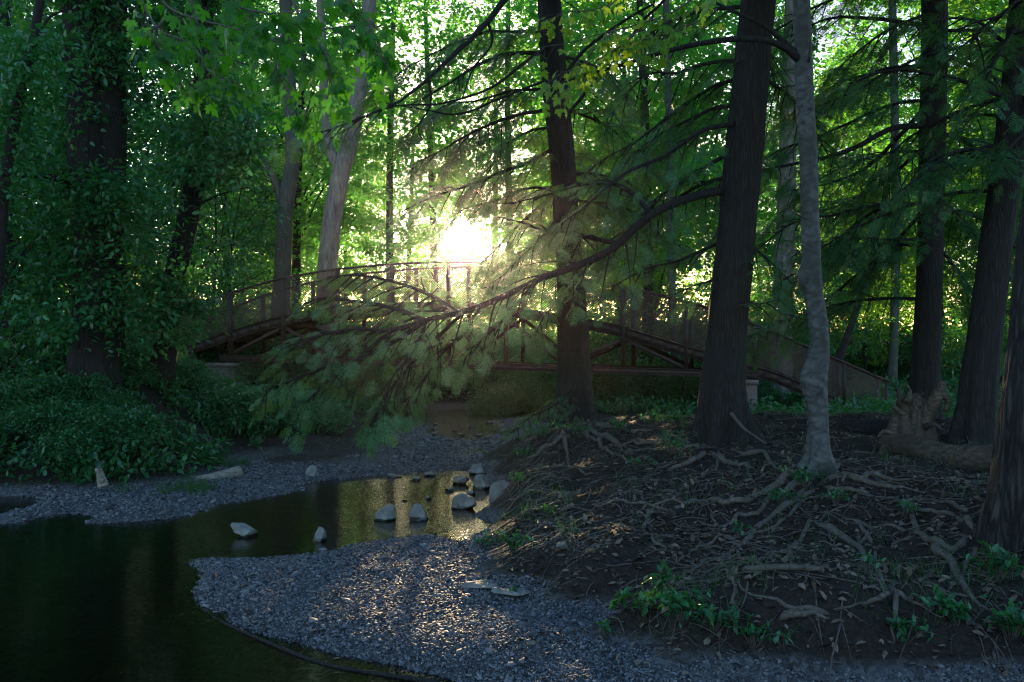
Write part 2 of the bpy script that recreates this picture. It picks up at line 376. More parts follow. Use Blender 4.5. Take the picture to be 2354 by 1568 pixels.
def axis(lo, hi, c0, c1, st, g=1.12):
    a = list(np.arange(c0, c1, st)); s = st
    while a[-1] < hi: s *= g; a.append(a[-1]+s)
    s = st
    while a[0] > lo: s *= g; a.insert(0, a[0]-s)
    return np.array(a)
xs = axis(-350, 350, -11, 10, .075); ys = axis(-60, 420, 5.5, 24, .075, 1.06)
XX, YY = np.meshgrid(xs, ys); ZZ = height(XX, YY)
idx = np.arange(XX.size).reshape(XX.shape)
F = np.stack([idx[:-1, :-1], idx[:-1, 1:], idx[1:, 1:], idx[1:, :-1]], -1).reshape(-1, 4)

def ground_material():
    m, nt, out = mat('forest_ground')
    geo = nt.nodes.new('ShaderNodeNewGeometry'); sp = nt.nodes.new('ShaderNodeSeparateXYZ'); L(nt, geo.outputs['Position'], sp.inputs[0])
    n0 = N(nt, 'ShaderNodeTexNoise', Scale=2.2, Detail=8.0, Roughness=.65); L(nt, geo.outputs['Position'], n0.inputs['Vector'])
    n1 = N(nt, 'ShaderNodeTexNoise', Scale=28.0, Detail=6.0, Roughness=.7); L(nt, geo.outputs['Position'], n1.inputs['Vector'])
    vo = N(nt, 'ShaderNodeTexVoronoi', Scale=26.0); L(nt, geo.outputs['Position'], vo.inputs['Vector'])
    soil = ramp(nt, [(.3, (.005, .004, .0035)), (.75, (.045, .033, .025))]); L(nt, n1.outputs['Fac'], soil.inputs['Fac'])
    grav = ramp(nt, [(.1, (.035, .036, .042)), (.9, (.13, .13, .145))]); L(nt, vo.outputs['Color'], grav.inputs['Fac'])
    hz = nt.nodes.new('ShaderNodeMath'); hz.operation = 'MULTIPLY_ADD'; hz.inputs[1].default_value = .12; L(nt, n0.outputs['Fac'], hz.inputs[0]); L(nt, sp.outputs['Z'], hz.inputs[2])
    rr = ramp(nt, [(.17, (0, 0, 0)), (.24, (1, 1, 1))]); L(nt, hz.outputs[0], rr.inputs['Fac'])
    mx = nt.nodes.new('ShaderNodeMix'); mx.data_type = 'RGBA'; L(nt, rr.outputs['Color'], mx.inputs[0]); L(nt, grav.outputs['Color'], mx.inputs[6]); L(nt, soil.outputs['Color'], mx.inputs[7])
    p = N(nt, 'ShaderNodeBsdfPrincipled', Roughness=.8); p.inputs['Specular IOR Level'].default_value = .3; L(nt, mx.outputs[2], p.inputs['Base Color'])
    b = N(nt, 'ShaderNodeBump', Strength=.9, Distance=.03); L(nt, n1.outputs['Fac'], b.inputs['Height'])
    b2 = N(nt, 'ShaderNodeBump', Strength=.6, Distance=.02); L(nt, vo.outputs['Distance'], b2.inputs['Height']); L(nt, b.outputs[0], b2.inputs['Normal'])
    L(nt, b2.outputs[0], p.inputs['Normal']); L(nt, p.outputs[0], out.inputs['Surface'])
    return m
M['ground'] = ground_material()
tag(link('ground', new_mesh('ground', np.stack([XX, YY, ZZ], -1), F, M['ground'])), kind='structure')

def water_material():
    m, nt, out = mat('creek_water')
    geo = nt.nodes.new('ShaderNodeNewGeometry')
    mp = nt.nodes.new('ShaderNodeMapping'); mp.inputs['Scale'].default_value = (1.1, 2.6, 1); L(nt, geo.outputs['Position'], mp.inputs['Vector'])
    n0 = N(nt, 'ShaderNodeTexNoise', Scale=1.6, Detail=3.0, Roughness=.5); L(nt, mp.outputs[0], n0.inputs['Vector'])
    n1 = N(nt, 'ShaderNodeTexNoise', Scale=7.0, Detail=4.0, Roughness=.6); L(nt, mp.outputs[0], n1.inputs['Vector'])
    # riffle: rougher where the creek runs shallow under the bridge
    sp = nt.nodes.new('ShaderNodeSeparateXYZ'); L(nt, geo.outputs['Position'], sp.inputs[0])
    mr = nt.nodes.new('ShaderNodeMapRange'); mr.inputs['From Min'].default_value = 16.5; mr.inputs['From Max'].default_value = 20
    mr.inputs['To Min'].default_value = .11; mr.inputs['To Max'].default_value = .9; L(nt, sp.outputs['Y'], mr.inputs['Value'])
    b0 = N(nt, 'ShaderNodeBump', Strength=.10, Distance=.05); L(nt, n0.outputs['Fac'], b0.inputs['Height'])
    b1 = N(nt, 'ShaderNodeBump', Distance=.03); L(nt, n1.outputs['Fac'], b1.inputs['Height']); L(nt, mr.outputs[0], b1.inputs['Strength']); L(nt, b0.outputs[0], b1.inputs['Normal'])
    p = N(nt, 'ShaderNodeBsdfPrincipled', Roughness=.015, IOR=1.33); p.inputs['Transmission Weight'].default_value = 1.0
    p.inputs['Base Color'].default_value = (.32, .36, .26, 1)
    L(nt, b1.outputs[0], p.inputs['Normal']); L(nt, p.outputs[0], out.inputs['Surface'])
    return m
M['water'] = water_material()
wx = np.array([-30., 10]); wy = np.array([-12., 40])
tag(link('water', new_mesh('water', [(wx[0], wy[0], 0), (wx[1], wy[0], 0), (wx[1], wy[1], 0), (wx[0], wy[1], 0)], np.array([[0, 1, 2, 3]]), M['water'], False)), kind='structure')

# ------------------------------------------------------------------ gravel shards
def pip(x, y, poly):
    poly = np.asarray(poly)[:, :2]; ins = np.zeros(len(x), bool); j = len(poly)-1
    for i in range(len(poly)):
        xi, yi = poly[i]; xj, yj = poly[j]
        ins ^= ((yi > y) != (yj > y)) & (x < (xj-xi)*(y-yi)/(yj-yi+1e-12)+xi); j = i
    return ins
def shards(poly_px, n, smin, smax, zmax=.13, feather=.05):
    poly = np.array([G0(u, v) for u, v in poly_px]); lo = poly.min(0); hi = poly.max(0)
    x = RS.uniform(lo[0], hi[0], n); y = RS.uniform(lo[1], hi[1], n); k = pip(x, y, poly); x = x[k]; y = y[k]
    z = height(x, y); k = (z > -.045) & (z < zmax+.05*vnoise(x*2, y*2, s=9)); x, y, z = x[k], y[k], z[k]
    n = len(x); s = smin+(smax-smin)*RS.rand(n)**2.2; th = RS.uniform(0, 2*PI, n)
    m = 5; ang = th[:, None]+(np.arange(m)/m*2*PI)[None]+RS.uniform(-.45, .45, (n, m)); rr = s[:, None]*RS.uniform(.6, 1.1, (n, m))*.5
    asp = RS.uniform(.32, .8, n)
    ca, sa = np.cos(th), np.sin(th)
    px = rr*np.cos(ang-th[:, None]); py = rr*np.sin(ang-th[:, None])*asp[:, None]
    X = px*ca[:, None]-py*sa[:, None]; Y = px*sa[:, None]+py*ca[:, None]
    tx = RS.normal(0, .28, n); ty = RS.normal(0, .28, n); Z = X*tx[:, None]+Y*ty[:, None]
    t = s*RS.uniform(.08, .2, n); lift = RS.uniform(.0, .014, n)
    top = np.stack([X+x[:, None], Y+y[:, None], Z+(z+lift+t)[:, None]], -1)
    bot = np.stack([X*1.06+x[:, None], Y*1.06+y[:, None], Z+(z+lift-.004)[:, None]], -1)
    V = np.concatenate([top, bot], 1).reshape(-1, 3); b = (np.arange(n)*2*m)[:, None]
    a = np.arange(m)[None]; a2 = (a+1) % m
    side = np.stack([b+a, b+a+m, b+a2+m, b+a2], -1).reshape(-1, 4)
    return V, side, (b+a).reshape(-1, m)
def add_shards(name, args):
    mb = MB()
    for a in args:
        V, sd, tp = shards(*a); mb.add(V, [sd, tp])
    V, F = mb.get(); o = link(name, new_mesh(name, V, F, M['shard'], False)); tag(o, kind='stuff'); return o
gA = [(1120, 1228), (1000, 1228), (900, 1235), (780, 1252), (690, 1275), (420, 1285), (430, 1350), (450, 1400), (560, 1450), (800, 1515), (1100, 1580), (1300, 1640), (2500, 1640), (2500, 1535), (1700, 1500), (1450, 1440), (1400, 1400), (1250, 1350), (1150, 1330), (1100, 1300), (1130, 1265)]
gB = [(20, 1145), (25, 1200), (220, 1212), (460, 1185), (620, 1145), (720, 1120), (900, 1098), (1110, 1085), (1150, 1060), (1150, 1042), (1060, 1034), (995, 1012), (955, 985), (900, 1000), (830, 1035), (700, 1062), (600, 1078), (380, 1080), (240, 1120)]
gC = [(950, 960), (1160, 960), (1160, 1040), (1000, 1040), (900, 1010)]
o = add_shards('gravel', [(gA, 200000, .008, .040), (gA, 8000, .035, .075), (gA, 260, .08, .13), (gB, 60000, .02, .075), (gB, 1500, .06, .14), (gC, 3000, .05, .15)])

# ------------------------------------------------------------------ trees: trunks and roots
def px_path(pts, D, n, dD=0.0):
    """pts of (u,v) or (u,v,D)"""
    return catmull([P(q[0], q[1], q[2] if len(q) > 2 else D) for q in pts], n)
def bark_radial(seed, amp=.06, ridge=9, flare=0, flare_h=.6, lobes=6, fine=1.0):
    ph = np.random.RandomState(seed).uniform(0, 6.28, 4)
    def f(th, s):
        r = 1+amp*fbm(np.cos(th)*ridge*.5+seed, np.sin(th)*ridge*.5, s*1.4, s=seed, o=3)*fine
        r = r+.03*np.sin(2*th+ph[0]+s)+.02*np.sin(3*th+ph[1]-s*1.7)
        if flare:
            e = np.exp(-s/flare_h); lob = .55+.45*np.cos(lobes*th+ph[2]+.5*np.sin(2*th+ph[3]))
            r = r+flare*e*lob+flare*.25*np.exp(-s/(flare_h*2.5))
        return r
    return f
def trunk_mesh(path, r0, r1, seed, amp=.05, flare=.8, flare_h=.35, lobes=6, seg=56, ridge=9, sink=.35):
    n = len(path); d = unit((path[0]-path[1])[None])[0]
    path = np.concatenate([[path[0]+np.array([0, 0, -sink])+0*d], path])
    r = np.linspace(r0, r1, n); r = np.concatenate([[r0*1.1], r])
    f = bark_radial(seed, amp, ridge, flare, flare_h, lobes)
    return tube(path, r, seg, lambda th, s: f(th, np.maximum(s-sink, 0)))
def root_path(pts, n=None, lift=.0):
    g = []
    for q in pts:
        w = ground_at(q[0], q[1]); g.append(w)
    g = np.array(g); d = np.linalg.norm(np.diff(g, axis=0), axis=1).sum(); n = n or max(10, int(d/.06))
    p = catmull(g, n); jit = .03
    p[:, 0] += jit*vnoise(np.arange(n)*.35, np.full(n, RS.uniform(0, 99))); p[:, 1] += jit*vnoise(np.arange(n)*.35, np.full(n, RS.uniform(0, 99)))
    p[:, 2] = height(p[:, 0], p[:, 1])+lift+.012*vnoise(np.arange(n)*.3, np.full(n, RS.uniform(0, 99)))
    return p
def root_tube(p, r0, r1, seg=9):
    n = len(p); t = np.linspace(0, 1, n); r = r0*(1-t)**1.1+r1
    r = r*np.clip(t/.07+.25, 0, 1)*(1+.3*vnoise(np.arange(n)*.22, np.full(n, RS.uniform(0, 99))))
    p = p.copy(); p[:, 2] += r*(.25+.75*vnoise(np.arange(n)*.12, np.full(n, RS.uniform(0, 99))))
    return tube(p, r, seg)
def wander_root(start, ang, length, r0, r1=.004, branch=2, mb=None, turn=.35, down=0.0):
    """roots that creep over the soil from start"""
    st = .07; n = max(4, int(length/st)); x, y = start[0], start[1]; a = ang; ps = []
    for i in range(n):
        ps.append((x, y)); a += RS.normal(0, turn)*.6
        gx = float(height(x+.1, y, False)-height(x-.1, y, False)); gy = float(height(x, y+.1, False)-height(x, y-.1, False))
        x += math.cos(a)*st-gx*.12*down; y += math.sin(a)*st-gy*.12*down
    ps = np.array(ps); z = height(ps[:, 0], ps[:, 1]); k = z > .03
    if not k[0]: return
    e = np.argmax(~k) if (~k).any() else len(k)
    if e < 4: return
    ps = ps[:e]; p = np.column_stack([ps, z[:e]]); p = catmull(p[::2] if len(p) > 6 else p, len(p))
    p[:, 2] = height(p[:, 0], p[:, 1])+.01*vnoise(np.arange(len(p))*.4, np.full(len(p), RS.uniform(0, 99)))
    V, F = root_tube(p, r0, r1, 6); mb.add(V, F)
    for b in range(branch):
        i = RS.randint(len(p)//4, len(p)-1); aa = math.atan2(p[min(i+1, len(p)-1)][1]-p[i-1][1], p[min(i+1, len(p)-1)][0]-p[i-1][0])
        wander_root(p[i], aa+RS.choice([-1, 1])*RS.uniform(.4, 1.0), length*RS.uniform(.35, .6), r0*(1-i/len(p))*.75+.002, r1*.7, max(0, branch-1), mb, turn, down)
GR_H = 'dark hemlocks on the right bank'
def make_tree(name, path, r0, r1, m, label, cat='tree', group=None, **kw):
    b = path[0]; root = thing(name, (b[0], b[1], b[2]), label, cat, group)
    V, F = trunk_mesh(path, r0, r1, **kw); part('trunk', V, F, M[m], root); return root

TP = {}
TP['center'] = px_path([(1322, 985), (1320, 850), (1313, 700), (1305, 550), (1291, 350), (1275, 200), (1262, 0), (1250, -250), (1240, -600)], 20, 170)
TP['big'] = px_path([(1668, 1022), (1661, 900), (1671, 785), (1677, 686), (1706, 390), (1737, 50), (1755, -200), (1775, -600)], 14, 200)
TP['birch'] = px_path([(1882, 1088), (1881, 1020), (1879, 950), (1878, 880), (1883, 820), (1881, 751), (1868, 660), (1863, 549), (1860, 450), (1857, 350), (1849, 200), (1841, 0), (1838, -200), (1830, -500)], 10.5, 220)
TP['right_mid'] = px_path([(2122, 965), (2128, 850), (2135, 650), (2141, 400), (2146, 150), (2147, 0), (2150, -300), (2155, -600)], 17, 150)
TP['right_lean'] = px_path([(2235, 1015), (2258, 800), (2285, 600), (2312, 400), (2338, 200), (2355, 0), (2385, -300)], 14, 150)
TP['right_near'] = px_path([(2368, 1255), (2380, 1000), (2396, 800), (2412, 600), (2440, 350), (2480, 0), (2520, -300)], 8, 220)
T = {}
T['center'] = make_tree('hemlock_tree', TP['center'], .30, .21, 'bark_dark', 'dark straight trunk in the middle, in front of the bridge beside the creek', 'tree', GR_H, seed=3, flare=.75, flare_h=.5)
T['big'] = make_tree('hemlock_tree', TP['big'], .275, .235, 'bark_dark', 'thick dark furrowed hemlock with wide base, left of the smooth grey birch', 'tree', GR_H, seed=5, flare=.95, flare_h=.45, lobes=7, amp=.06)
T['right_mid'] = make_tree('hemlock_tree', TP['right_mid'], .225, .20, 'bark_dark', 'dark upright trunk rising directly behind the upturned root stump', 'tree', GR_H, seed=8, flare=.4, flare_h=.4)
T['right_lean'] = make_tree('hemlock_tree', TP['right_lean'], .235, .19, 'bark_dark', 'dark trunk leaning right behind the fallen log, partly hidden by the edge trunk', 'tree', GR_H, seed=9, flare=.5, flare_h=.4)
T['right_near'] = make_tree('rough_bark_tree', TP['right_near'], .265, .23, 'bark_rough', 'nearest rough barked trunk cut off by the right edge', 'tree', None, seed=12, flare=.55, flare_h=.4, amp=.08, ridge=12, seg=84)
def birch_radius(th, s): return 1+.015*np.sin(2*th+s)+.012*fbm(np.cos(th)*2, np.sin(th)*2, s*4, s=2, o=2)
bp = TP['birch']; hh = bp[:, 2]; s_b = np.linspace(0, 1, len(bp)); rb = .112-.028*s_b
rb = rb+.13*np.exp(-(hh-hh[0])/.13)*.9
b_root = thing('birch_tree', bp[0], 'smooth pale grey trunk with two knobs, above the spreading roots', 'tree')
pth = np.concatenate([[bp[0]-np.array([0, 0, .3])], bp]); rr_ = np.concatenate([[rb[0]*1.1], rb])
def br(th, s):
    r = birch_radius(th, s)+.05*fbm(np.cos(th)*1.5+9, np.sin(th)*1.5, s*2.2, s=4, o=3); e = np.exp(-np.maximum(s-.3, 0)/.18); return r*(1+.45*e*np.cos(5*th+.4))
V, F = tube(pth, rr_, 48, br)
for (u, v, amp, sg) in ((1832, 868, .12, .10), (1829, 636, .085, .055)):           # knobs of old branch collars
    c = P(u+14, v, 10.45); d = V-c; w = np.exp(-(d[:, 0]**2+d[:, 1]**2*.5+d[:, 2]**2*.45)/(2*sg*sg))
    V = V+np.array([-1, -.25, .1])*amp*w[:, None]
part('trunk', V, F, M['bark_birch'], b_root)
T['birch'] = b_root
def limb(root, pts, r0, r1, m='bark_dark', name='branch', seg=8, jit=.02, n=None):
    p = catmull(pts, n or max(10, int(np.linalg.norm(np.diff(np.asarray(pts), axis=0), axis=1).sum()/.12)))
    k = len(p); q = np.arange(k)*.3
    for a in range(3): p[:, a] += jit*vnoise(q, np.full(k, RS.uniform(0, 99)))*np.clip(np.arange(k)/4, 0, 1)
    V, F = tube(p, np.linspace(r0, r1, k)*(1+.1*vnoise(q, np.full(k, 7.))), seg); return part(name, V, F, M[m], root), p
# bare limb of the birch leaving left over the big hemlock
limb(b_root, [P(1840, 140, 10.5), P(1800, 108, 10.3), P(1740, 92, 10.1), P(1640, 98, 10), P(1520, 125, 10), P(1400, 160, 9.9), P(1290, 190, 9.8)], .045, .010, 'bark_dark', jit=.03)
limb(b_root, [P(1838, 130, 10.5), P(1780, 80, 10.4), P(1710, 40, 10.3), P(1650, 10, 10.3), P(1600, -30, 10.2)], .035, .012, 'bark_dark')
limb(b_root, [P(1858, 142, 10.4), P(1862, 100, 10.3), P(1866, 70, 10.25), P(1890, 62, 10.2)], .014, .008, 'bark_birch')
limb(b_root, [P(1862, 505, 10.45), P(1820, 490, 10.3), P(1775, 450, 10.2)], .012, .004, 'twig')

# traced surface roots
BR_ROOTS = [
 ([(1850, 1112), (1790, 1120), (1730, 1150), (1680, 1160), (1610, 1155), (1540, 1150), (1440, 1155), (1380, 1165), (1330, 1170)], .034),
 ([(1850, 1120), (1800, 1140), (1740, 1185), (1690, 1190), (1660, 1215), (1600, 1200)], .03),
 ([(1860, 1125), (1790, 1175), (1740, 1215), (1690, 1235), (1640, 1240), (1600, 1265), (1560, 1300)], .032),
 ([(1740, 1215), (1680, 1265), (1620, 1290), (1570, 1330), (1545, 1365)], .026),
 ([(1600, 1155), (1550, 1170), (1500, 1175), (1480, 1215), (1500, 1245), (1530, 1265), (1545, 1262)], .024),
 ([(1870, 1125), (1830, 1170), (1790, 1200), (1730, 1230), (1690, 1262)], .024),
 ([(1895, 1120), (1960, 1130), (2010, 1150), (2045, 1185)], .028),
 ([(1900, 1105), (1990, 1110), (2060, 1122), (2150, 1128), (2230, 1135)], .030),
 ([(1905, 1095), (1960, 1100), (2040, 1102), (2130, 1100), (2200, 1105)], .032),
 ([(1870, 1200), (1920, 1230), (1965, 1255), (2000, 1300), (2030, 1345), (2060, 1360), (2055, 1400), (2050, 1450), (2045, 1490)], .036),
 ([(1870, 1195), (1830, 1260), (1770, 1280), (1730, 1300), (1690, 1325)], .022),
 ([(1965, 1255), (1990, 1235), (1970, 1200), (1930, 1185), (1880, 1175)], .02),
 ([(1995, 1220), (2010, 1270), (2000, 1310), (2030, 1350)], .018),
 ([(2060, 1360), (2020, 1385), (1965, 1395), (1910, 1412)], .024),
 ([(1910, 1412), (1850, 1400), (1790, 1390), (1730, 1375), (1690, 1345), (1670, 1310)], .018),
 ([(2060, 1360), (2130, 1410), (2190, 1430)], .016),
 ([(1790, 1430), (1830, 1418), (1870, 1425), (1900, 1418)], .026),
 ([(1690, 1262), (1730, 1290), (1790, 1315), (1830, 1330)], .018),
 ([(1680, 1270), (1670, 1310), (1680, 1350), (1700, 1400), (1720, 1430)], .02),
]
NEAR_ROOTS = [
 ([(2230, 1240), (2190, 1265), (2150, 1250), (2110, 1225), (2060, 1215), (2000, 1215), (1930, 1200)], .035),
 ([(2150, 1250), (2180, 1290), (2210, 1340), (2250, 1390), (2310, 1430)], .034),
 ([(2110, 1225), (2090, 1180), (2060, 1150), (2020, 1145), (1960, 1150)], .028),
 ([(2240, 1220), (2200, 1190), (2130, 1180), (2060, 1182), (2000, 1190)], .024),
 ([(2230, 1180), (2190, 1160), (2110, 1150), (2020, 1158)], .024),
 ([(2250, 1260), (2230, 1300), (2170, 1330), (2100, 1335), (2070, 1360)], .02),
]
BIG_ROOTS = [
 ([(1610, 1030), (1560, 1030), (1500, 1035), (1440, 1030), (1380, 1032)], .035),
 ([(1640, 1045), (1660, 1065), (1720, 1072), (1790, 1080), (1840, 1095)], .034),
 ([(1700, 1045), (1760, 1050), (1800, 1075), (1840, 1080)], .03),
 ([(1620, 1045), (1580, 1070), (1520, 1085), (1460, 1105)], .028),
 ([(1650, 1050), (1640, 1085), (1600, 1100), (1560, 1120)], .024),
 ([(1600, 1020), (1560, 1010), (1500, 1005), (1450, 1015)], .03),
]
CEN_ROOTS = [
 ([(1350, 990), (1400, 1010), (1460, 1020), (1520, 1015)], .05),
 ([(1340, 1000), (1380, 1030), (1430, 1050), (1500, 1058)], .04),
 ([(1300, 1000), (1270, 1030), (1230, 1050), (1190, 1060)], .05),
 ([(1310, 1005), (1300, 1040), (1330, 1075), (1370, 1090)], .035),
 ([(1365, 985), (1420, 985), (1480, 992), (1530, 985)], .045),
]
for key_, L_ in (('birch', BR_ROOTS), ('right_near', NEAR_ROOTS), ('big', BIG_ROOTS), ('center', CEN_ROOTS)):
    for pts, r in L_:
        V, F = root_tube(root_path(pts), r*1.02, r*.24); part('root', V, F, M['root'], T[key_])
def fine_roots(key_, c, rad_, n, L0=1.2, r0=.013):
    mb = MB()
    for i in range(n):
        a = RS.uniform(0, 2*PI); q = rad_*math.sqrt(RS.rand()); wander_root((c[0]+math.cos(a)*q, c[1]+math.sin(a)*q), a+RS.normal(0, .5), RS.uniform(.4, 1)*L0, r0*RS.uniform(.35, 1.1), .003, 2, mb, .45, .3)
    V, F = mb.get(); o = part('fine_roots', V, F, M['root'], T[key_]); o['kind'] = 'stuff'
fine_roots('birch', (bp[0][0]-.5, bp[0][1]-1.6), 2.2, 100, 1.2, .010)
fine_roots('big', (TP['big'][0][0]-.6, TP['big'][0][1]-1.5), 2.4, 90, 1.3, .011)
fine_roots('center', (TP['center'][0][0]+.2, TP['center'][0][1]-3.0), 3.2, 130, 1.2, .013)
mb = MB()
for i in range(130):                                                    # rootlets spilling over the creek-side edge
    y_ = RS.uniform(9.5, 17.5); x_ = RS.uniform(.25, .75)+max(0, (12-y_)*.12); wander_root((x_, y_), PI+RS.normal(.3, .5), RS.uniform(.5, 1.3), RS.uniform(.004, .015), .003, 1, mb, .5, 1.2)
V, F = mb.get(); o = part('edge_roots', V, F, M['root'], T['center']); o['kind'] = 'stuff'
fine_roots('right_near', (TP['right_near'][0][0]-1.0, TP['right_near'][0][1]-.2), 1.7, 70, 1.1, .011)

# ------------------------------------------------------------------ hemlock boughs
UP = np.array([0, 0, 1.])
def bough(root, pts, r0=.03, side=.8, step=.16, size=(.2, .34), name='branch', droop=.25, start=.12, lo=False, n_hang=0, m='bark_dark', thick=1.0, cull=True, gap=.10):
    wood = MB(); Lp = np.linalg.norm(np.diff(np.asarray(pts), axis=0), axis=1).sum()
    p = catmull(pts, max(8, int(Lp/.1))); k = len(p); q = np.arange(k)*.22
    for a in range(3): p[:, a] += .03*vnoise(q, np.full(k, RS.uniform(0, 99)))*np.clip(np.arange(k)/6, 0, 1)
    V, F = tube(p, r0*(1-np.linspace(0, 1, k))**.75+.004, 7); wood.add(V, F)
    T_ = frames(p)[0]; roll = RS.uniform(.15, .75)*RS.choice([-1, 1]); c = []; A = []; Nn = []; S = []
    s = start*Lp; sgn = 1
    while s < Lp:
        t = s/Lp; i = min(k-1, int(t*k)); tan = T_[i]; hs = np.cross(tan, UP); hs /= np.linalg.norm(hs)+1e-9; hs = hs*math.cos(roll+RS.normal(0, .2))+UP*math.sin(roll+RS.normal(0, .2))
        sgn = -sgn
        if RS.rand() > gap:
            ln = side*(.28+.72*(1-t)**.6)*RS.uniform(.45, 1.15)*min(1, .45+t*3)
            d = tan*RS.uniform(.45, .9)+hs*sgn*RS.uniform(.6, 1.0)-UP*RS.uniform(0, droop*1.6); d /= np.linalg.norm(d)
            m_ = max(3, int(ln/.11)); tt = np.linspace(0, 1, m_); bp_ = p[i]+d*ln*tt[:, None]-UP*(droop*ln*tt**2)[:, None]*.8
            bp_ += RS.normal(0, .012, bp_.shape)*tt[:, None]
            V, F = tube(bp_, (.011*(1-tt)+.0025)*thick, 4, caps=False); wood.add(V, F)
            bd = unit(np.gradient(bp_, axis=0)); bs = unit(np.cross(bd, UP))
            for j in range(0 if m_ < 5 else 1, m_):
                for sg in ((-1, 1) if lo else ((-1,) if j % 2 else (1,))):
                    c.append(bp_[j]); A.append(bd[j]*RS.uniform(.5, .9)+bs[j]*sg*RS.uniform(.5, .9)-UP*RS.uniform(-.05, .35)*(1+droop)); S.append(RS.uniform(*size)*(1.1-.4*tt[j])*(1 if lo else 1.08))
                    Nn.append(UP+RS.normal(0, .32, 3))
            c.append(bp_[-1]); A.append(bd[-1]-UP*.25); S.append(RS.uniform(*size)); Nn.append(UP+RS.normal(0, .25, 3))
        s += step*RS.uniform(.4, .85)
    c.append(p[-1]); A.append(T_[-1]); S.append(size[1]); Nn.append(UP)
    for h in range(n_hang):
        i = RS.randint(k//5, k-1); ln = RS.uniform(.3, .9); d = np.array([RS.normal(0, .35), RS.normal(0, .3), -1.]); tt = np.linspace(0, 1, 6)
        hp = p[i]+d*ln*tt[:, None]+RS.normal(0, .02, (6, 3))*tt[:, None]; V, F = tube(hp, .006*(1-tt)+.002, 4, caps=False); wood.add(V, F)
    V, F = wood.get(); w = part(name, V, F, M[m], root)
    c, A, Nn, S = map(np.array, (c, A, Nn, S))
    if not lo: ok = RS.rand(len(c)) < .72; c, A, Nn, S = c[ok], A[ok], Nn[ok], S[ok]
    if cull:
        ok = sun_gap(c, .35, 1.3); c, A, Nn, S = c[ok], A[ok], Nn[ok], S[ok]
    tp = SPRAYS_LO if lo else SPRAYS; mb = MB(); g = RS.randint(0, len(tp), len(c))
    for a in range(len(tp)):
        if (g == a).any(): mb.add(*stamp(tp[a], c[g == a], A[g == a], Nn[g == a], S[g == a]))
    if mb.n:
        V, F = mb.get(); subpart('needles', V, F, M['needle'], w, root, False)
    return w

# big hemlock: the long bough that sweeps down to the left in front of the bridge, with its branches
big = T['big']; cen = T['center']; rm = T['right_mid']; rl = T['right_lean']; rn = T['right_near']
def B(root, pts, **k): return bough(root, [P(*q) for q in pts], **k)
B(big, [(1655, 440, 13.9), (1590, 452, 13.7), (1500, 492, 13.4), (1420, 560, 13.1), (1330, 606, 12.9), (1240, 640, 12.6), (1160, 685, 12.4), (1060, 722, 12.1), (980, 738, 12.0), (900, 756, 11.8), (820, 757, 11.7), (740, 775, 11.6), (650, 800, 11.5)], r0=.060, side=1.05, start=.10, n_hang=10, droop=.3, thick=1.2, gap=.05)
B(big, [(980, 738, 12.0), (900, 790, 11.8), (820, 830, 11.7), (740, 850, 11.6), (660, 880, 11.5), (590, 890, 11.4)], r0=.025, side=.75, n_hang=4, droop=.35)
B(big, [(1060, 722, 12.1), (990, 790, 12.4), (930, 850, 12.5), (890, 900, 12.5), (860, 940, 12.5)], r0=.022, side=.75, n_hang=3, droop=.45)
B(big, [(1100, 710, 12.2), (1060, 770, 12.7), (1010, 820, 13.0), (960, 890, 13.0), (930, 930, 13.1)], r0=.02, side=.6, droop=.45)
B(big, [(980, 738, 12.0), (920, 715, 12.4), (850, 695, 12.8), (770, 685, 13.1), (690, 700, 13.3)], r0=.028, side=.85, droop=.25)
B(big, [(1060, 722, 12.1), (990, 680, 12.5), (910, 650, 12.8), (830, 635, 13), (750, 640, 13.2)], r0=.026, side=.85, droop=.3)
B(big, [(900, 756, 11.8), (850, 800, 12.2), (790, 850, 12.4), (740, 900, 12.5), (700, 930, 12.5)], r0=.018, side=.7, droop=.4)
B(big, [(980, 738, 12.0), (950, 810, 11.6), (900, 870, 11.5), (870, 930, 11.4), (850, 975, 11.4)], r0=.018, side=.55, droop=.45, n_hang=4)
B(big, [(1240, 640, 12.6), (1160, 730, 12.6), (1100, 790, 12.7), (1060, 830, 12.7)], r0=.02, side=.6, droop=.4, n_hang=3)
B(big, [(1420, 560, 13.1), (1330, 540, 13.5), (1240, 530, 13.8), (1160, 500, 14.0)], r0=.03, side=.7, droop=.3)
B(big, [(1500, 492, 13.4), (1430, 430, 13.5), (1350, 420, 13.6), (1260, 450, 13.8), (1180, 470, 14)], r0=.03, side=.8, droop=.3)
B(big, [(1690, 285, 13.9), (1620, 300, 13.7), (1540, 350, 13.5), (1440, 400, 13.3), (1350, 470, 13.1), (1280, 520, 13)], r0=.035, side=.9, droop=.3)
B(big, [(1680, 350, 14.1), (1590, 400, 14.4), (1500, 470, 14.7), (1430, 540, 14.9), (1380, 610, 15)], r0=.03, side=.9, droop=.35)
B(big, [(1710, 180, 14.2), (1640, 200, 14.6), (1550, 260, 15), (1460, 330, 15.3), (1370, 380, 15.5)], r0=.03, side=.9, droop=.35)
B(big, [(1648, 640, 13.8), (1600, 655, 13.5), (1540, 680, 13.2)], r0=.012, side=.4, droop=.3)
B(big, [(1650, 560, 14.1), (1560, 600, 14.3), (1480, 620, 14.5), (1400, 660, 14.7)], r0=.02, side=.6, droop=.3)
B(big, [(1720, 560, 14), (1770, 600, 13.8), (1820, 650, 13.6)], r0=.018, side=.55, droop=.3)
B(big, [(1700, 690, 13.8), (1740, 700, 13.6), (1790, 690, 13.4)], r0=.012, side=.4, droop=.3)
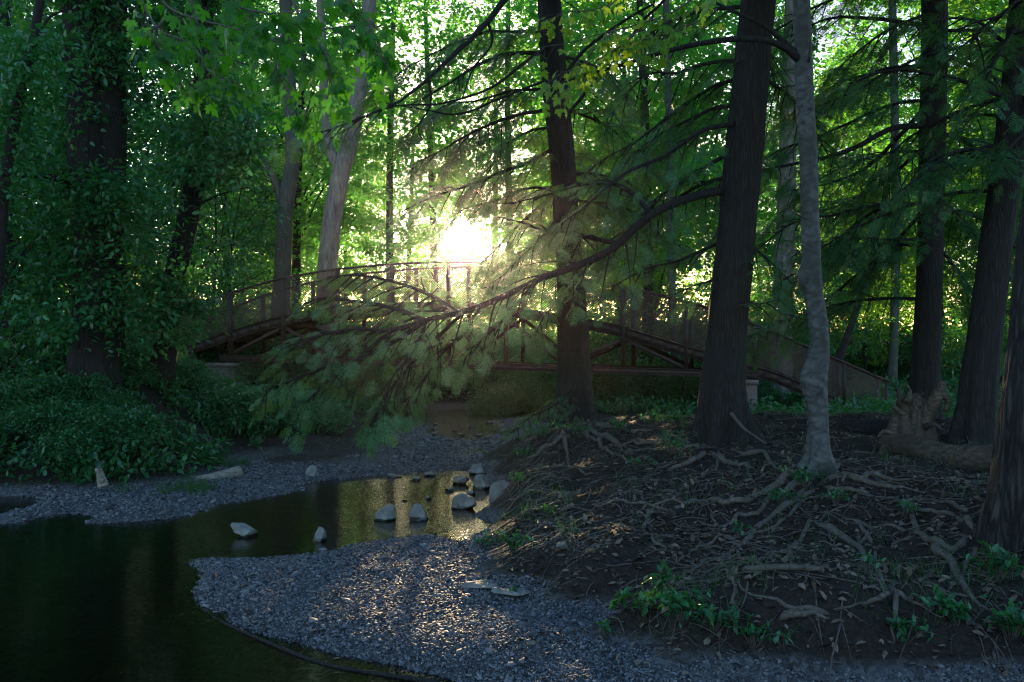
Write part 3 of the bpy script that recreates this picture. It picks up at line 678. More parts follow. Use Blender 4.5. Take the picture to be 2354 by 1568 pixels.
# middle hemlock: boughs around the sun and out to the left
B(cen, [(1290, 330, 20), (1220, 370, 19.6), (1140, 400, 19.3), (1060, 430, 19), (980, 460, 18.7), (900, 500, 18.4)], r0=.04, side=1.2, step=.2, size=(.3, .46), droop=.4, lo=True)
B(cen, [(1280, 250, 20), (1200, 260, 19.6), (1120, 290, 19.2), (1040, 330, 18.8), (950, 380, 18.5)], r0=.04, side=1.2, step=.2, size=(.3, .46), droop=.4, lo=True)
B(cen, [(1300, 430, 20), (1230, 480, 20.4), (1150, 560, 20.8), (1100, 610, 21)], r0=.035, side=1.2, step=.2, size=(.3, .46), droop=.4, lo=True)
B(cen, [(1300, 480, 19.8), (1230, 560, 19.3), (1170, 620, 19), (1120, 660, 18.8)], r0=.03, side=1.1, step=.2, size=(.3, .46), droop=.4, lo=True)
B(cen, [(1270, 130, 20), (1190, 120, 19.6), (1100, 150, 19.1), (1000, 210, 18.6), (930, 250, 18.2)], r0=.045, side=.9, step=.3, size=(.28, .42), droop=.4, lo=True, gap=.35, n_hang=6)
B(cen, [(1310, 400, 20), (1370, 400, 20.3), (1440, 420, 20.8), (1500, 470, 21)], r0=.035, side=1.2, step=.2, size=(.3, .46), droop=.4, lo=True)
B(cen, [(1305, 520, 19.7), (1350, 560, 19.2), (1390, 610, 18.9)], r0=.02, side=.8, step=.2, size=(.3, .42), droop=.4, lo=True)
B(cen, [(1318, 640, 19.7), (1290, 680, 19.2), (1250, 730, 18.9), (1230, 780, 18.7)], r0=.018, side=.7, step=.2, size=(.26, .42), droop=.45, lo=True)
B(cen, [(1320, 900, 19.6), (1280, 930, 18.9), (1220, 960, 18.4), (1180, 990, 18)], r0=.015, side=.45, step=.2, size=(.2, .32), droop=.4, lo=True)
# long bare dark limb and thin ones crossing the bright gap at the top
limb(cen, [P(1262, -60, 19.8), P(1180, -20, 18), P(1120, 50, 17), P(1050, 120, 16), P(985, 180, 15.5), P(920, 232, 15.2)], .07, .02)
limb(cen, [P(1120, 50, 17), P(1130, 100, 17), P(1085, 160, 17), P(1060, 230, 17)], .03, .008)
limb(cen, [P(985, 180, 15.5), P(990, 240, 15.5), P(960, 290, 15.6), P(975, 330, 15.6)], .025, .006)
limb(cen, [P(1265, 100, 19.9), P(1200, 150, 19), P(1110, 210, 18), P(1000, 240, 17.2), P(880, 250, 16.5), P(760, 320, 16)], .035, .007)
limb(cen, [P(1270, 180, 19.9), P(1190, 210, 19), P(1060, 260, 18), P(960, 250, 17.4), P(870, 235, 17)], .03, .006)
limb(cen, [P(1275, 210, 19.9), P(1340, 120, 19.5), P(1420, 60, 19), P(1500, 10, 18.5)], .045, .02)
limb(cen, [P(1285, 290, 19.9), P(1360, 190, 19.5), P(1470, 60, 19), P(1560, -40, 18.5)], .045, .02)
B(cen, [(920, 232, 15.2), (860, 260, 15), (790, 290, 14.8), (720, 310, 14.7), (650, 330, 14.6)], r0=.018, side=.55, step=.16, size=(.22, .34), droop=.25)
# right-hand hemlocks: long limbs with dark foliage against the bright sky
B(rm, [(2120, 288, 16.9), (2040, 300, 16.6), (1960, 340, 16.3), (1880, 368, 16), (1800, 382, 15.7), (1750, 385, 15.5)], r0=.05, side=.8, start=.35, step=.22, size=(.24, .38), droop=.35)
B(rm, [(2125, 250, 17.1), (2050, 330, 17.4), (1980, 390, 17.7), (1900, 420, 18), (1820, 440, 18.3)], r0=.04, side=1.1, start=.2, size=(.26, .4), step=.2, droop=.4, lo=True)
B(rm, [(2130, 550, 16.9), (2050, 552, 16.6), (1970, 550, 16.4), (1900, 560, 16.2), (1820, 580, 16)], r0=.025, side=.9, start=.1, size=(.24, .38), droop=.4)
B(rm, [(2125, 400, 17), (2040, 470, 17.2), (1960, 520, 17.4), (1880, 600, 17.6), (1800, 640, 17.8)], r0=.035, side=1.1, start=.1, size=(.26, .4), droop=.4, lo=True)
B(rm, [(2130, 470, 17.3), (2060, 560, 17.8), (1980, 620, 18.2), (1900, 690, 18.6), (1840, 740, 18.9)], r0=.035, side=1.1, start=.1, size=(.26, .4), droop=.4, lo=True)
B(rm, [(2130, 330, 17.3), (2040, 410, 18), (1940, 470, 18.6), (1850, 500, 19)], r0=.035, side=1.1, start=.1, size=(.26, .4), droop=.4, lo=True)
B(rm, [(2140, 60, 17), (2050, 50, 16.6), (1960, 40, 16.3), (1890, 50, 16), (1800, 90, 15.8)], r0=.04, side=.9, start=.3, step=.26, size=(.24, .38), droop=.35)
B(rm, [(2140, 150, 17), (2040, 170, 17), (1940, 210, 17), (1880, 230, 17)], r0=.035, side=1.0, start=.1, size=(.26, .4), droop=.35, lo=True)
B(rm, [(2150, 120, 17), (2230, 150, 16.6), (2320, 200, 16.3), (2400, 240, 16)], r0=.04, side=1.1, start=.1, size=(.26, .4), droop=.3, lo=True)
B(rm, [(2150, 300, 17), (2220, 330, 17.4), (2300, 380, 17.8), (2380, 410, 18)], r0=.04, side=1.2, start=.1, size=(.26, .4), droop=.35, lo=True)
B(rm, [(2150, 450, 17), (2200, 490, 17.5), (2260, 560, 18), (2320, 620, 18.3)], r0=.03, side=1.1, start=.1, size=(.26, .4), droop=.4, lo=True)
B(rm, [(2150, 560, 17.2), (2200, 620, 17.7), (2250, 700, 18), (2280, 740, 18)], r0=.025, side=1.0, start=.1, size=(.26, .4), droop=.45, lo=True)
B(rl, [(2330, 230, 14), (2250, 200, 13.7), (2150, 170, 13.4), (2040, 160, 13.2), (1950, 190, 13)], r0=.035, side=.8, start=.2, step=.25, size=(.2, .33), droop=.35)
B(rl, [(2320, 330, 14), (2240, 340, 13.7), (2160, 360, 13.4), (2080, 400, 13.2)], r0=.03, side=.8, start=.15, size=(.2, .33), droop=.4)
B(rl, [(2340, 130, 14), (2270, 60, 13.6), (2200, 40, 13.3), (2110, 60, 13)], r0=.03, side=.9, start=.15, size=(.2, .33), droop=.35)
B(rl, [(2345, 60, 14), (2320, 90, 13.2), (2290, 140, 12.6), (2260, 200, 12.2)], r0=.03, side=.9, start=.15, size=(.2, .33), droop=.4)
B(rl, [(2330, 200, 14), (2380, 260, 13.5), (2330, 330, 13), (2300, 380, 12.8)], r0=.03, side=.9, start=.15, size=(.2, .33), droop=.4)
B(rn, [(2400, -40, 8.2), (2330, 10, 8.6), (2260, 60, 9), (2220, 120, 9.3)], r0=.03, side=.6, start=.15, size=(.16, .26), droop=.4)

def more_boughs(root, path, n, vlo, vhi, azs, L0, D, seed, size=(.24, .4), side=1.0):
    rs = np.random.RandomState(seed)
    for k in range(n):
        v = vlo+(vhi-vlo)*(k+rs.rand())/n; z = CH-(v-CY)/FP*D; p0 = path[np.argmin(np.abs(path[:, 2]-z))]; a = rad(rs.uniform(*azs[k % len(azs)])); Lb = L0*rs.uniform(.7, 1.15)
        d = np.array([math.cos(a), math.sin(a), 0]); up_ = rs.uniform(-.05, .25); pts = [p0+d*Lb*t+UP*Lb*(up_*t-(.30+.2*rs.rand())*t*t) for t in (0, .25, .5, .75, 1.)]
        bough(root, pts, r0=.03, side=side, start=.12, size=size, step=.19, droop=.35, lo=True)
more_boughs(rm, TP['right_mid'], 10, -60, 700, [(130, 220), (-60, 40), (60, 130)], 3.4, 17, 301)
more_boughs(rl, TP['right_lean'], 8, -120, 620, [(110, 200), (-40, 60), (160, 230)], 2.8, 14, 302, (.2, .34), .85)
more_boughs(big, TP['big'], 7, -40, 420, [(120, 200), (20, 90)], 2.8, 14, 303, (.2, .34), .9)
more_boughs(cen, TP['center'], 9, 60, 560, [(120, 215), (20, 100)], 3.2, 20, 304, (.3, .46), 1.1)

# ------------------------------------------------------------------ leafy crowns
def leaf_disc(cent, nl, rc, flat=.28, size=(.1, .14), rs=RS, down=.35):
    """leaves in a flat layered tuft round each centre"""
    n = len(cent)*nl; c = np.repeat(cent, nl, 0); d = rs.normal(size=(n, 3)); d[:, 2] *= flat; rr = np.repeat(rc if np.ndim(rc) else np.full(len(cent), rc), nl)
    p = c+d*rr[:, None]*.55; A = d+rs.normal(0, .6, (n, 3)); A[:, 2] -= down; Nn = rs.normal(0, .45, (n, 3)); Nn[:, 2] += 1
    return p, A, Nn, rs.uniform(size[0], size[1], n)
def crown_points(n, rx, rz, zc, rs, shell=.55):
    d = unit(rs.normal(size=(n, 3))); r = (shell+(1-shell)*rs.rand(n))**.8; r *= 1+.22*fbm(d[:, 0]*2+5, d[:, 1]*2, d[:, 2]*2, s=rs.randint(99), o=2)
    return d*r[:, None]*np.array([rx, rx, rz])+np.array([0, 0, zc])
def tree_proto(name, H, r_tr, rx, z0, ncl, nl, rc, size, m_leaf, m_bark, seed, label, group, lean=.3, tpl=LEAF4, cat='tree'):
    rs = np.random.RandomState(seed); root = thing(name, (0, 0, 0), label, cat, group)
    t = np.linspace(0, 1, 14); tp = np.column_stack([lean*H*.1*np.sin(t*2+seed)*t, lean*H*.06*np.cos(t*3+seed)*t, -.4+t*H])
    V, F = tube(tp, r_tr*(1-.75*t)+r_tr*.5*np.exp(-t*25), 14, bark_radial(seed, .05, 5)); mb = MB(); mb.add(V, F)
    cent = crown_points(ncl, rx, (H*1.05-z0)/2, (H*1.05+z0)/2, rs)
    for k in range(16):
        c = cent[rs.randint(ncl)]; i = int(np.clip((c[2]-rs.uniform(1, 3)*H/20)/H, .1, .92)*13); a = tp[i]; mid = (a+c)/2+np.array([0, 0, .06*H*rs.uniform(0, 1)])
        q = catmull([a, mid, c], 9); V, F = tube(q, np.linspace(r_tr*.28*(1-.6*i/13), .015, 9), 6); mb.add(V, F)
    V, F = mb.get(); part('trunk', V, F, M[m_bark], root)
    V, F = stamp(tpl, *leaf_disc(cent, nl, rc, .3, size, rs)); part('crown', V, F, M[m_leaf], root, False)
    return root
def place(o, x, y, s=1., rz=None, z=None, sz=None):
    o.location = (float(x), float(y), float(height(x, y)) if z is None else z); o.scale = (s, s, s*(sz or 1)); o.rotation_euler = (0, 0, RS.uniform(0, 6.28) if rz is None else rz)
GB = 'woodland trees beyond the footbridge'
ZONES = [(-9999, 320, 'tree behind the ivy-hung trunks on the far left'), (320, 620, 'tree beyond the left half of the bridge railing'), (620, 900, 'tree beyond the bridge around the pale trunk'),
         (900, 1250, 'tree beyond the arch of the bridge below the bright sky'), (1250, 1640, 'tree beyond the bridge between the two dark trunks'), (1640, 2000, 'tree beyond the right ramp around the birch'), (2000, 9999, 'tree in the bright clearing behind the dark right-hand trunks')]
KIND = ['tall leafy green', 'slender loosely leaved', 'light green wide-crowned']
def zone_label(k, x, y):
    u = CX+x/y*FP
    for a, b, s in ZONES:
        if a <= u < b: return KIND[k]+' '+s, GB+': '+KIND[k]+' '+s
protos = [tree_proto('broadleaf_tree', 21, .19, 4.2, 2.5, 330, 48, .85, (.20, .32), 'leaf_bg', 'bark_dark', 31, 'x', 'x'),
          tree_proto('broadleaf_tree', 19, .14, 3.4, 3.0, 220, 48, .75, (.18, .30), 'leaf_bg', 'bark_dark', 32, 'x', 'x'),
          tree_proto('broadleaf_tree', 17, .17, 4.6, 1.5, 320, 46, .9, (.22, .34), 'leaf_far', 'bark_dark', 33, 'x', 'x')]
spots = []
for D0, du, jit in ((37, 300, 90), (44, 250, 90), (54, 220, 80), (66, 190, 80), (82, 170, 70), (102, 160, 70)):
    u = -350+RS.uniform(0, du)
    while u < 2750:
        uu = u+RS.uniform(-jit, jit); D = D0*RS.uniform(.93, 1.08); x = (uu-CX)/FP*D
        skip = (860 < uu < 1100 and D < 110) or (1900 < uu < 2330 and D < 42) or (9.3 < x < 18.8 and 44 < D < 115)
        skip = skip or (uu < 520 and RS.rand() < .58) or (uu > 1720 and RS.rand() < .35)
        if not skip: spots.append((x, D))
        u += du
used = [False]*3
for i, (x, y) in enumerate(spots):
    k = RS.choice([0, 1, 2], p=[.4, .3, .3]); xs_ = SUN[0]/SUN[1]*y
    if abs(x-xs_) < 6.2 and y > 30: continue
    o = protos[k] if not used[k] else copy_tree(protos[k]); used[k] = True
    place(o, x, y, RS.uniform(.8, 1.15)); o['label'], o['group'] = zone_label(k, x, y)
# trees along the line of the sun: each has its own crown, open where the sun comes through
for i, (uu, D, k, nc, lbl) in enumerate([(935, 62, 2, 190, 'light green tree left of the sun beyond the bridge'), (1130, 58, 0, 200, 'green tree right of the sun beyond the bridge'), (1030, 95, 2, 240, 'distant glowing tree directly under the sun'),
                                         (1000, 47, 1, 100, 'thin loose-leaved tree just left of the sun above the creek'), (1180, 44, 1, 150, 'thin leafy tree right of the sun behind the middle hemlock'), (900, 45, 0, 190, 'leafy tree between the pale trunk and the sun')]):
    x = (uu-CX)/FP*D; z = float(height(x, D)); rs = np.random.RandomState(200+i); H = [21, 19, 17][k]
    root = thing('broadleaf_tree', (x, D, z), lbl, 'tree'); t = np.linspace(0, 1, 14)
    tp = np.column_stack([x+.5*np.sin(t*2+i)*t, D+0*t, z-.4+t*H]); V, F = tube(tp, .17*(1-.75*t)+.04, 10); part('trunk', V, F, M['bark_grey'], root)
    c = crown_points(nc, 3.8, H*.47, H*.55, rs)+np.array([x, D, z]); q = leaf_disc(c, 42, .8, .3, (.2, .32), rs); ok = sun_gap(q[0], .45, 1.5)
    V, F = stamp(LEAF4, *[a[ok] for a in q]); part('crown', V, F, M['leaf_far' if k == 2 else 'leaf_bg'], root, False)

# the crowns of the near trees, high above what the camera sees
def high_crown(root, path, zlo, zhi, rx, ncl, nl, size, m, seed):
    rs = np.random.RandomState(seed); i = np.argmin(np.abs(path[:, 2]-(zlo+zhi)/2)); c = path[i].copy(); c[2] = 0
    q = crown_points(ncl, rx, (zhi-zlo)/2, (zlo+zhi)/2, rs, .3)+c; q = q[q[:, 2] > CH+(FP*.36/FP)*q[:, 1]+.6]
    V, F = stamp(LEAF4, *leaf_disc(q, nl, .7, .3, size, rs)); part('crown', V, F, M[m], root, False)
high_crown(big, TP['big'], 7.5, 17, 3.4, 200, 40, (.2, .34), 'needle', 401)
high_crown(cen, TP['center'], 9, 20, 3.4, 190, 40, (.22, .36), 'needle', 402)
bough(rm, [P(*q) for q in [(2140, 30, 17), (2060, 60, 16.4), (1980, 110, 16), (1910, 170, 15.7)]], r0=.03, side=1.1, size=(.26, .4), lo=True, droop=.35)
high_crown(rm, TP['right_mid'], 8.5, 18, 3.4, 190, 40, (.22, .36), 'needle', 403)
high_crown(rl, TP['right_lean'], 7.5, 17, 3.2, 170, 40, (.2, .34), 'needle', 404)
high_crown(b_root, TP['birch'], 6.5, 12, 3.0, 150, 40, (.14, .22), 'leaf_mid', 405)
high_crown(rn, TP['right_near'], 6, 15, 3.4, 190, 40, (.2, .3), 'leaf_mid', 406)

# pale and grey trunks seen past the bridge
def px_tree(name, pts, D, r0, r1, m, label, seed, limbs=(), **kw):
    path = px_path(pts, D, 90); g = float(height(path[0][0], path[0][1])); path[0][2] = min(path[0][2], g+.1)
    root = make_tree(name, path, r0, r1, m, label, seed=seed, seg=28, **kw)
    for l in limbs: limb(root, [P(*q) for q in l[0]], l[1], l[2], m, 'limb')
    return root
px_tree('sycamore_tree', [(750, 800), (752, 620), (765, 500), (785, 390), (803, 330), (826, 200), (842, 80), (850, -20), (860, -300)], 34, .36, .22, 'bark_pale', 'tall pale flaking trunk rising behind the left half of the bridge', 41,
        [([(785, 395, 34), (755, 340, 34), (745, 250, 34), (742, 120, 34), (730, -100, 34)], .20, .12)], amp=.05, flare=.3)
px_tree('forked_tree', [(640, 830), (648, 640), (655, 500), (664, 420), (672, 360), (668, 250), (662, 120), (650, -100)], 36, .33, .2, 'bark_grey', 'grey forked trunk behind the bridge, left of the pale trunk', 42,
        [([(650, 470, 36), (628, 410, 36), (600, 370, 36), (578, 310, 36), (560, 220, 36)], .17, .1)], amp=.03, flare=.3)
px_tree('grey_tree', [(1795, 900), (1800, 700), (1806, 500), (1812, 300), (1820, 100), (1826, -200)], 33, .34, .26, 'bark_pale', 'pale grey trunk partly hidden behind the birch', 43, amp=.05, flare=.3)
px_tree('leaning_tree', [(1920, 850), (1945, 780), (1975, 690), (1995, 620), (2030, 480), (2060, 300)], 30, .12, .06, 'bark_dark', 'thin dark trunk leaning right above the bridge ramp', 44, amp=.03, flare=.2)
px_tree('grey_tree', [(2050, 880), (2058, 600), (2056, 300), (2050, 0), (2045, -300)], 36, .17, .13, 'bark_grey', 'slim grey trunk between the birch and the dark trunk by the stump', 45, amp=.03, flare=.2)
px_tree('dead_stump_tree', [(1585, 960), (1572, 900), (1555, 840), (1545, 700), (1540, 500), (1538, 300), (1530, 0)], 31, .16, .10, 'bark_grey', 'slender mossy trunk with splayed base under the bridge, just left of the thick hemlock', 46, amp=.1, flare=.9)
px_tree('slim_tree', [(1490, 880), (1492, 600), (1480, 300), (1470, 0), (1465, -200)], 38, .15, .10, 'bark_dark', 'slim grey trunk behind the bridge between the two dark hemlocks', 47, amp=.03, flare=.2)
# left-hand trunks wrapped in climbing leaves
def leaf_cover(root, cent, nl, rc, size, m, flat=.5, name='leaves', tpl=LEAF6, sub=None):
    q = leaf_disc(np.asarray(cent), nl, rc, flat, size); V, F = stamp(tpl, *q); return part(name, V, F, M[m], root, False)
def around(path, n, r0, r1, t0=0, t1=1, side=0):
    t = RS.uniform(t0, t1, n*2); t = t[fbm(t*9+n, t*0+n, s=6, o=2) > -.05][:n]; n = len(t); i = (t*(len(path)-1)).astype(int); a = RS.uniform(0, 2*PI, n); r = RS.uniform(r0, r1, n)
    return path[i]+np.column_stack([np.cos(a)*r+side, np.sin(a)*r-.15, RS.normal(0, .15, n)])
la = px_path([(212, 900), (214, 780), (218, 650), (206, 450), (196, 250), (190, 100), (184, 0), (180, -250)], 18, 100)
lb = px_path([(240, 800), (246, 650), (248, 450), (252, 250), (255, 80), (262, -40), (270, -250)], 18.2, 100)
tl = thing('ivy_clad_tree', la[0], 'huge dark double trunk hung with climbing leaves on the left bank', 'tree')
V, F = trunk_mesh(la, .40, .27, 51, amp=.05, flare=.35); part('trunk', V, F, M['bark_dark'], tl)
V, F = tube(lb, np.linspace(.34, .24, 100), 40, bark_radial(52, .05, 8)); part('trunk', V, F, M['bark_dark'], tl)
leaf_cover(tl, around(la, 240, .4, 1.1, .14, 1), 24, .42, (.10, .17), 'leaf_mid', name='climbing_leaves')
leaf_cover(tl, around(lb, 200, .4, 1.2, .12, 1, .2), 24, .42, (.10, .17), 'leaf_mid', name='climbing_leaves')
limb(tl, [P(180, 440, 17.9), P(130, 412, 17), P(80, 402, 16.5), P(30, 405, 16)], .07, .04)
lc = px_path([(362, 905), (378, 800), (395, 680), (412, 590), (436, 480), (452, 390), (462, 250), (470, 80), (480, -150)], 20, 100)
tc_ = thing('ivy_clad_tree', lc[0], 'dark trunk leaning right at the left end of the bridge', 'tree')
V, F = trunk_mesh(lc, .25, .15, 53, amp=.06, flare=.5); part('trunk', V, F, M['bark_dark'], tc_)
leaf_cover(tc_, around(lc, 150, .15, 1.2, .62, 1), 26, .42, (.10, .17), 'leaf_mid', name='climbing_leaves')
leaf_cover(tc_, around(lc, 34, .3, .9, .18, .42, .35), 30, .4, (.08, .15), 'leaf_mid', name='climbing_leaves')
def mass(u0, v0, u1, v1, D0, D1, n):
    u = RS.uniform(u0, u1, n*3); v = RS.uniform(v0, v1, n*3); D = RS.uniform(D0, D1, n*3); e = ((u-(u0+u1)/2)/(u1-u0)*2)**2+((v-(v0+v1)/2)/(v1-v0)*2)**2+.5*fbm(u*.02, v*.02, s=8, o=2) < .95
    return np.array([P(*q) for q in np.column_stack([u, v, D])[e]])
leaf_cover(tc_, mass(340, 190, 590, 430, 17.5, 20.5, 60), 34, .40, (.10, .16), 'leaf_mid', name='climbing_leaves')
leaf_cover(tc_, mass(360, 640, 470, 800, 18.6, 19.4, 16), 34, .30, (.09, .15), 'leaf_mid', name='climbing_leaves')
leaf_cover(tl, mass(130, 380, 320, 600, 16.8, 17.6, 16), 34, .38, (.10, .15), 'leaf_mid', name='climbing_leaves')
for pts_ in ([(436, 480, 20), (470, 400, 19.5), (520, 330, 19), (570, 290, 18.6)], [(452, 390, 20), (420, 320, 19.5), (380, 270, 19)], [(436, 480, 20), (500, 450, 19.6), (570, 430, 19.2)]):
    limb(tc_, [P(*q) for q in pts_], .035, .008)
ld = px_path([(-60, 1000), (-30, 800), (-5, 600), (10, 420), (40, 250), (70, 120), (92, 0), (110, -150)], 15, 90)
td = thing('slim_tree', ld[0], 'slim dark trunk slanting up across the top left corner', 'tree'); V, F = trunk_mesh(ld, .11, .055, 54, seg=20, flare=.2); part('trunk', V, F, M['bark_dark'], td)
leaf_cover(td, around(ld, 110, .1, .9, .2, 1), 30, .38, (.08, .13), 'leaf_mid', name='leaves')
limb(td, [P(40, 250, 15), P(100, 60, 15), P(150, 20, 15)], .035, .015)
le = px_path([(8, 980), (14, 800), (18, 650), (22, 500), (16, 300), (10, 0)], 21, 60)
te = thing('slim_tree', le[0], 'upright dark trunk at the left edge in deep shade', 'tree'); V, F = trunk_mesh(le, .17, .12, 55, seg=20, flare=.2); part('trunk', V, F, M['bark_dark'], te)

# saplings and understorey of the left bank
sap = [tree_proto('sapling', 5.2, .035, 1.35, .5, 120, 26, .36, (.10, .16), 'leaf_mid', 'bark_dark', 61, 'x', 'x', 1.0, LEAF6, 'sapling'),
       tree_proto('sapling', 6.8, .05, 1.7, 1.2, 150, 26, .42, (.10, .17), 'leaf_mid', 'bark_dark', 62, 'x', 'x', 1.0, LEAF6, 'sapling')]
sl = [(40, 19, 0, 1.0, 'leafy sapling in front of the left-edge trunk'), (130, 21, 1, 1.2, 'tall leafy sapling left of the double trunk'), (235, 20.5, 1, .85, 'tall leafy sapling right of the double trunk'), (270, 23, 0, .75, 'bushy sapling between the double trunk and the leaning trunk'),
      (300, 30, 1, 1.0, 'sapling in the shade behind the leaning trunk at the bridge end'), (480, 35, 1, 1.3, 'bluish green sapling behind the left railing'), (-40, 17.5, 1, 1.0, 'leafy sapling at the left edge of the bank'), (230, 26, 1, 1.2, 'sapling in the dark behind the double trunk'), (540, 38, 1, 1.4, 'sapling behind the railing left of the forked trunk'),
      (1420, 36, 0, 1.2, 'sapling behind the railing right of the middle hemlock'), (1880, 33, 0, 1.2, 'green sapling behind the right ramp'), (2010, 42, 1, 1.35, 'brilliant backlit sapling left of the dark trunk by the stump'), (1960, 46, 1, 1.25, 'backlit yellow-green sapling above the ramp handrail'), (1990, 37, 0, 1.25, 'glowing yellow-green bush-like sapling just beyond the end post of the ramp'), (2050, 39, 0, 1.3, 'glowing sapling directly left of the dark trunk behind the stump'), (2240, 40, 0, 1.4, 'shaded green sapling between the right-hand trunks')]
used = [False]*2
for u, D, k, s, lbl in sl:
    o = sap[k] if not used[k] else copy_tree(sap[k]); used[k] = True; place(o, (u-CX)/FP*D, D, s); o['label'] = lbl; o['group'] = 'saplings of the wood'
    if D > 41 or 'glowing' in lbl:  # brighter leaf colour stands in for backlight on the glowing and farthest saplings
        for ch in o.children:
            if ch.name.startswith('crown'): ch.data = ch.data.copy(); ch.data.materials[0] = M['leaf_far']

# ------------------------------------------------------------------ shrubs
def shrub_proto(name, r, h, ncl, nl, size, m_leaf, seed):
    rs = np.random.RandomState(seed); root = thing(name, (0, 0, 0), 'x', 'shrub', 'x')
    c = crown_points(ncl, r, h*.62, h*.45, rs, .5); c = c[c[:, 2] > .05]; mb = MB()
    for k in range(14):
        e = c[rs.randint(len(c))]; q = catmull([np.array([e[0]*.15, e[1]*.15, -.1]), e*np.array([.5, .5, .65]), e], 7); mb.add(*tube(q, np.linspace(.014, .004, 7), 5))
    V, F = mb.get(); part('stems', V, F, M['twig'], root)
    V, F = stamp(LEAF6, *leaf_disc(c, nl, r*.3, .45, size, rs, .2)); part('foliage', V, F, M[m_leaf], root, False); return root
shr = [shrub_proto('shrub', .8, .8, 120, 34, (.035, .085), 'leaf_shrub', 71), shrub_proto('shrub', 1.0, 1.1, 110, 26, (.06, .14), 'leaf_shrub', 72), shrub_proto('shrub', 2.1, 2.6, 190, 30, (.12, .22), 'leaf_shrub', 73)]
used = [False]*3
def put_shrub(k, u, D, s, lbl, grp):
    o = shr[k] if not used[k] else copy_tree(shr[k]); used[k] = True; place(o, (u-CX)/FP*D, D, s); o['label'] = lbl; o['group'] = grp
for (lo, hi, D, st, hs_, lbl) in [(-80, 320, 15.9, 58, .62, 'low weedy shrub at the water edge on the far left bank'), (-80, 300, 17.2, 64, .6, 'dark green shrub in the front thicket of the left bank'), (-80, 340, 18.8, 95, .5, 'dark shrub at the foot of the ivy-hung double trunk'),
                             (290, 700, 21.3, 52, .8, 'shrub edging the dirt path in front of the left pier'), (260, 740, 22.6, 55, .8, 'shrub of the thicket just before the left pier'), (280, 480, 25, 60, .45, 'dark shrub beside the left pier')]:
    u = lo+RS.uniform(0, 20)
    while u < hi: put_shrub(RS.randint(2), u, D*RS.uniform(.97, 1.03), hs_*RS.uniform(.8, 1.1), lbl, 'shrubs: '+lbl); u += st*RS.uniform(.8, 1.2)
for (lo, hi, D, st, s, lbl) in [(1125, 1330, 31.5, 45, .33, 'low shrub on the far side of the creek right of the riffle'), (560, 960, 32.5, 70, .45, 'leafy shrub under the left half of the bridge'), (960, 1330, 34.8, 42, .5, 'dark low shrub crowding the creek bend beyond the arch'), (560, 1320, 38, 75, .75, 'dark shrub on the bank behind the creek under the arch'), (1330, 1720, 31.5, 60, .42, 'bluish green shrub under the bridge between the dark trunks'), (1330, 1760, 36, 70, .8, 'leafy shrub behind the right half of the bridge'),
                                (1800, 2350, 39, 85, .7, 'sunlit shrub beyond the foot of the ramp'), (-200, 560, 34, 110, 1.0, 'shrub behind the left end of the bridge'), (-400, 2800, 50, 120, 1.0, 'shrub of the woodland edge far behind the bridge')]:
    u = lo+RS.uniform(0, 20)
    while u < hi:
        if not (980 < u < 1130 and D < 37) and not (1880 < u < 2180 and D > 45): put_shrub(2, u, D*RS.uniform(.96, 1.04), s*RS.uniform(.8, 1.2), lbl, 'shrubs: '+lbl)
        u += st*RS.uniform(.8, 1.2)

# far-off wood: one mass of leaves beyond everything countable
n = 24000; th = RS.uniform(-.75, .75, n); Rr = RS.uniform(112, 150, n); p = np.column_stack([np.sin(th)*Rr, np.cos(th)*Rr, np.abs(RS.normal(0, 5, n))+1.5])
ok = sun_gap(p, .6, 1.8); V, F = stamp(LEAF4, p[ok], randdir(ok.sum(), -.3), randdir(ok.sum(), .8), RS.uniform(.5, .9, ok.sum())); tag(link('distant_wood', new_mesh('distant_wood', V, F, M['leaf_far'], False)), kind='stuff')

# low ground cover
def ground_leaves(name, m, regions, size, lift=(.02, .25), tpl=LEAF6, flat=True):
    mb = MB()
    for (x0, x1, y0, y1, n, zlo, thr) in regions:
        x = RS.uniform(x0, x1, n); y = RS.uniform(y0, y1, n); z = height(x, y); f = fbm(x*.9, y*.9, s=17, o=3)
        k = (z > zlo) & (f > thr); x, y, z = x[k], y[k], z[k]; k = len(x); h = RS.uniform(lift[0], lift[1], k)*(1+.6*vnoise(x*2, y*2, s=3))
        A = randdir(k, .1 if flat else 3.5); Nn = randdir(k, 1.6) if flat else randdir(k)
        mb.add(*stamp(tpl, np.column_stack([x, y, z+h]), A, Nn, RS.uniform(size[0], size[1], k)))
    V, F = mb.get(); return tag(link(name, new_mesh(name, V, F, M[m], False)), kind='stuff')
ground_leaves('ground_cover', 'leaf_shrub', [(-14, -5.0, 14.5, 23, 26000, .12, -.35), (-14, -3.2, 18, 30, 22000, .33, -.35), (-12, 10, 27, 42, 42000, .2, -.4), (4.5, 16, 21, 40, 22000, .3, -.1)], (.07, .16), (.02, .35))
BLADE = (np.array([[-.018, 0, 0], [.018, 0, 0], [.012, .55, .03], [-.012, .55, .03], [.0, 1, .22]]), None)
